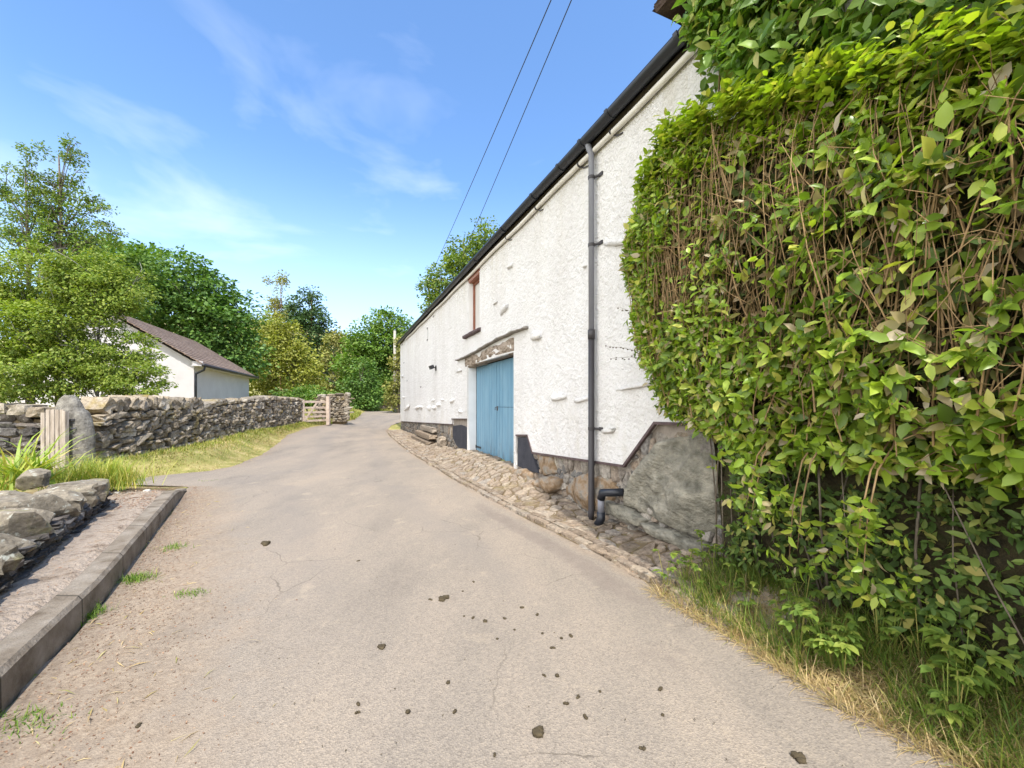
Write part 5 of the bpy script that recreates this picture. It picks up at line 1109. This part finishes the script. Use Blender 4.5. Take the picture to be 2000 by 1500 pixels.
n_ = 500; y = rng.uniform(1.2, 5.2, n_); x = ip(RL, y)-.18-rng.uniform(0, 1, n_)**.8*.85; flat_litter('leaf_litter', np.stack([x, y], -1), rng.uniform(.008, .03, n_), M['litter'], 'scattered dead leaves and bark scraps on the path', zfn=lambda x, y: np.full(len(x), .205), ratio=.5)
# small tufts in the lane
def tuft(px, py, n, rad, ln_, label):
    Y = F*CAMH/(py-HZ); c_ = np.array([(px-1000)/F*Y, Y]); xy = c_+rng.normal(size=(int(n*2.2), 2))*rad
    n = int(n*2.2)
    root = empty('grass_tuft', (c_[0], c_[1], gzs(*c_)), label, 'grass tuft', 'small green tufts growing in the lane by the kerb')
    blades('blades', xy, rng.uniform(.4, 1, n)*ln_, np.full(n, .006), M['tuft'], None, None, lean=1.3, parent=root, zoff=.01)
tuft(262, 1135, 170, (.075,.05), .09, 'largest green tuft of grass in the dirt beside the kerb')
tuft(168, 1210, 130, (.03,.06), .10, 'green tuft of grass pressed against the foot of the kerb')
tuft(372, 1162, 90, (.06,.035), .06, 'small yellowish tuft of grass furthest from the kerb')
tuft(338, 1072, 90, (.06,.05), .07, 'far small tuft of grass halfway along the kerb')
tuft(40, 1420, 130, (.10,.05), .05, 'flat thin patch of grass cut by the left edge in the near dirt')
tuft(405, 942, 60, (.12,.05), .05, 'sparse tuft just beyond the tapered end of the kerb')
tuft(255, 940, 130, (.16,.10), .10, 'green tuft at the back of the path end near the low garden wall')
# weeds on the right verge
def weed(px, py, z, R_, n, label, ls=.07):
    n = int(n*1.8); ls *= 1.15
    Y = F*(CAMH-z)/(py-HZ); c_ = Vector(((px-1000)/F*Y, Y, z)); gzv = gzs(c_.x, c_.y); root = empty('weed', (c_.x, c_.y, gzv), label, 'weed', 'broad-leaved weeds in the right verge')
    g = G(); P_, D_, N_ = [], [], []
    for k in range(n):
        a = rng.uniform(0, 6.28); r_ = R_*rng.uniform(.2, 1); e = Vector((c_.x+math.cos(a)*r_, c_.y+math.sin(a)*r_, gzv+rng.uniform(.10, .32))); b0 = Vector((c_.x, c_.y, gzv-.02)); g.tube([b0, b0.lerp(e, .5)+Vector((0,0,.03)), e], .0022, 4, cap=False)
        for j in range(5):
            b_ = a+(j-2)*.55; P_.append(e); D_.append((math.cos(b_), math.sin(b_), -.12+rng.normal()*.1)); N_.append((rng.normal()*.2, rng.normal()*.2, 1))
    nn = len(P_); sz = ls*rng.uniform(.6, 1.1, nn); leaves('leaves', LEAF8, np.array([tuple(p) for p in P_]), np.array(D_), np.array(N_), sz, sz*1.05, M['weed'], root, True); g.build('stalks', M['lush'], root)
weed(1730, 1250, .12, .10, 7, 'fresh five-lobed weed growing in straw in the middle of the right verge')
weed(1620, 1290, .08, .13, 14, 'feathery blue-green weed at the lane edge of the verge', .05)
weed(1850, 1285, .12, .12, 8, 'broad-leaved weed under the near hedge, right of the five-lobed one', .08)
weed(1770, 1300, .06, .08, 6, 'low bright weed between straw stalks close to the lane')
weed(1480, 1060, .15, .14, 10, 'leafy weed against the corner of the great stone slab')
weed(1960, 1230, .15, .14, 10, 'green weed cut by the right edge of the view', .08)
weed(1690, 1190, .2, .12, 9, 'dark green weed in the shade below the middle hanging shoot')
weed(1560, 1230, .08, .08, 7, 'small pale weed between the pale rock and the lane', .05)
weed(1800, 1200, .2, .14, 10, 'tall weed with large leaves in the hollow under the hedge', .08)
weed(1930, 1330, .06, .12, 10, 'bushy weed beside the near right corner under the hedge', .07)
weed(1880, 1400, .04, .10, 8, 'weed in the near right corner of the verge')
for _ in range(22):
    sv_ = rng.uniform(-4.3, -2.0); ov_ = E_(sv_)*rng.uniform(.3, .95); x_, y_ = PX+DX*sv_+NX*ov_, PY+DY*sv_+NY*ov_; zv_ = gzs(x_, y_)
    weed(1000+F*x_/y_, HZ+F*(CAMH-zv_)/y_, zv_, .08, int(rng.integers(4, 8)), 'small leafy weed among the grass of the right verge', rng.uniform(.035, .06))
# boulder in the verge
Y = F*1.42/(1175-HZ); c_ = Vector(((1480-1000)/F*Y, Y, .055)); g = G(); stone(g, c_, (.20, .10, .07), (Vector((.93,-.36,0)), Vector((.36,.93,0)), U3), rnd=.5, amp=.16, fine=True)
M['rock'] = simple('verge_rock', [(.3,(.22,.19,.15)),(.6,(.38,.34,.28)),(.8,(.46,.42,.36))], 6, .9, .6, 30, .02); tag(g.build('boulder', M['rock'], smooth=True, loc=(c_.x, c_.y, .0)), 'half-buried pale rock at the edge of the verge grass', 'rock')
# white pebbles
for px, py, r_, lb in ((287, 962, .034, 'white stone lying in the leaf litter near the kerb end'), (228, 966, .026, 'pale stone at the foot of the low garden wall end')):
    Y = F*1.31/(py-HZ); c_ = Vector(((px-1000)/F*Y, Y, .215)); g = G(); stone(g, c_, (r_*1.3, r_, r_*.6), None, rnd=.7, amp=.15); tag(g.build('white_stone', M['whitestone'], smooth=True, loc=(c_.x, c_.y, .2)), lb, 'stone')

# ------------------------------------------------------------------ droppings on the lane
BIG = [(1050,1437,26,'largest dark clump of dung near the bottom of the view'),(519,1066,20,'dark dropping nearest the kerb side of the lane'),(867,1174,20,'double dark dropping in the middle of the lane'),(745,1268,16,'curled dark dropping left of centre in the lane'),(1563,1488,26,'brown dropping cut near the bottom edge right of centre'),(947,1218,12,'brownish crumbled dropping right of the double one')]
SMALL = [(905,1207),(924,1210),(986,1211),(1004,1233),(1020,1190),(1050,1204),(1060,1240),(1115,1246),(1079,1270),(973,1252),(913,1115),(924,1140),(904,1159),(889,1066),(700,1098),(653,1076),(692,1040),(610,980),(592,926),(634,960),(584,958),(876,1336),(700,1380),(698,1397),(800,1395),(888,1395),(1062,1324),(1090,1326),(1105,1379),(1128,1365),(1171,1356),(1143,1405),(1255,1466),(1292,1401),(1290,1350),(272,1422),(655,870),(668,876),(640,862),(540,888),(966,1480),(840,1175),(1098,1251),(688,885),(715,890),(618,905)]
def dropping(w, seed):
    random.seed(seed); g = G()
    for k in range(5 if w > .03 else 3): stone(g, (random.uniform(-.4,.4)*w, random.uniform(-.4,.4)*w, .18*w), (w*random.uniform(.3,.45), w*random.uniform(.25,.38), w*.22), None, rnd=.6, amp=.4, freq=2)
    return g
protos = []
for i, (px, py, w, lb) in enumerate(BIG):
    Y = F*CAMH/(py-HZ); g = dropping(w*.68/F*Y, i); o = g.build('dropping', M['dung'], smooth=True); x = (px-1000)/F*Y; o.location = (x, Y, gzs(x, Y)+.008); tag(o, lb, 'dropping', 'dark droppings scattered on the lane')
for k in range(3): protos.append(dropping(.021, 20+k))
po = []
for i, (px, py) in enumerate(SMALL):
    Y = F*CAMH/(py-HZ); x = (px-1000)/F*Y
    if i < 3: o = protos[i].build('dropping', M['dung'], smooth=True); po.append(o)
    else: o = po[i % 3].copy(); C.objects.link(o)
    o.location = (x, Y, gzs(x, Y)+.010); o.rotation_euler = (0, 0, i*1.7); k = .7+.5*((i*37) % 10)/10; o.scale = (k, k, k)
    tag(o, 'small dark dropping lying on the worn tarmac of the lane', 'dropping', 'dark droppings scattered on the lane')
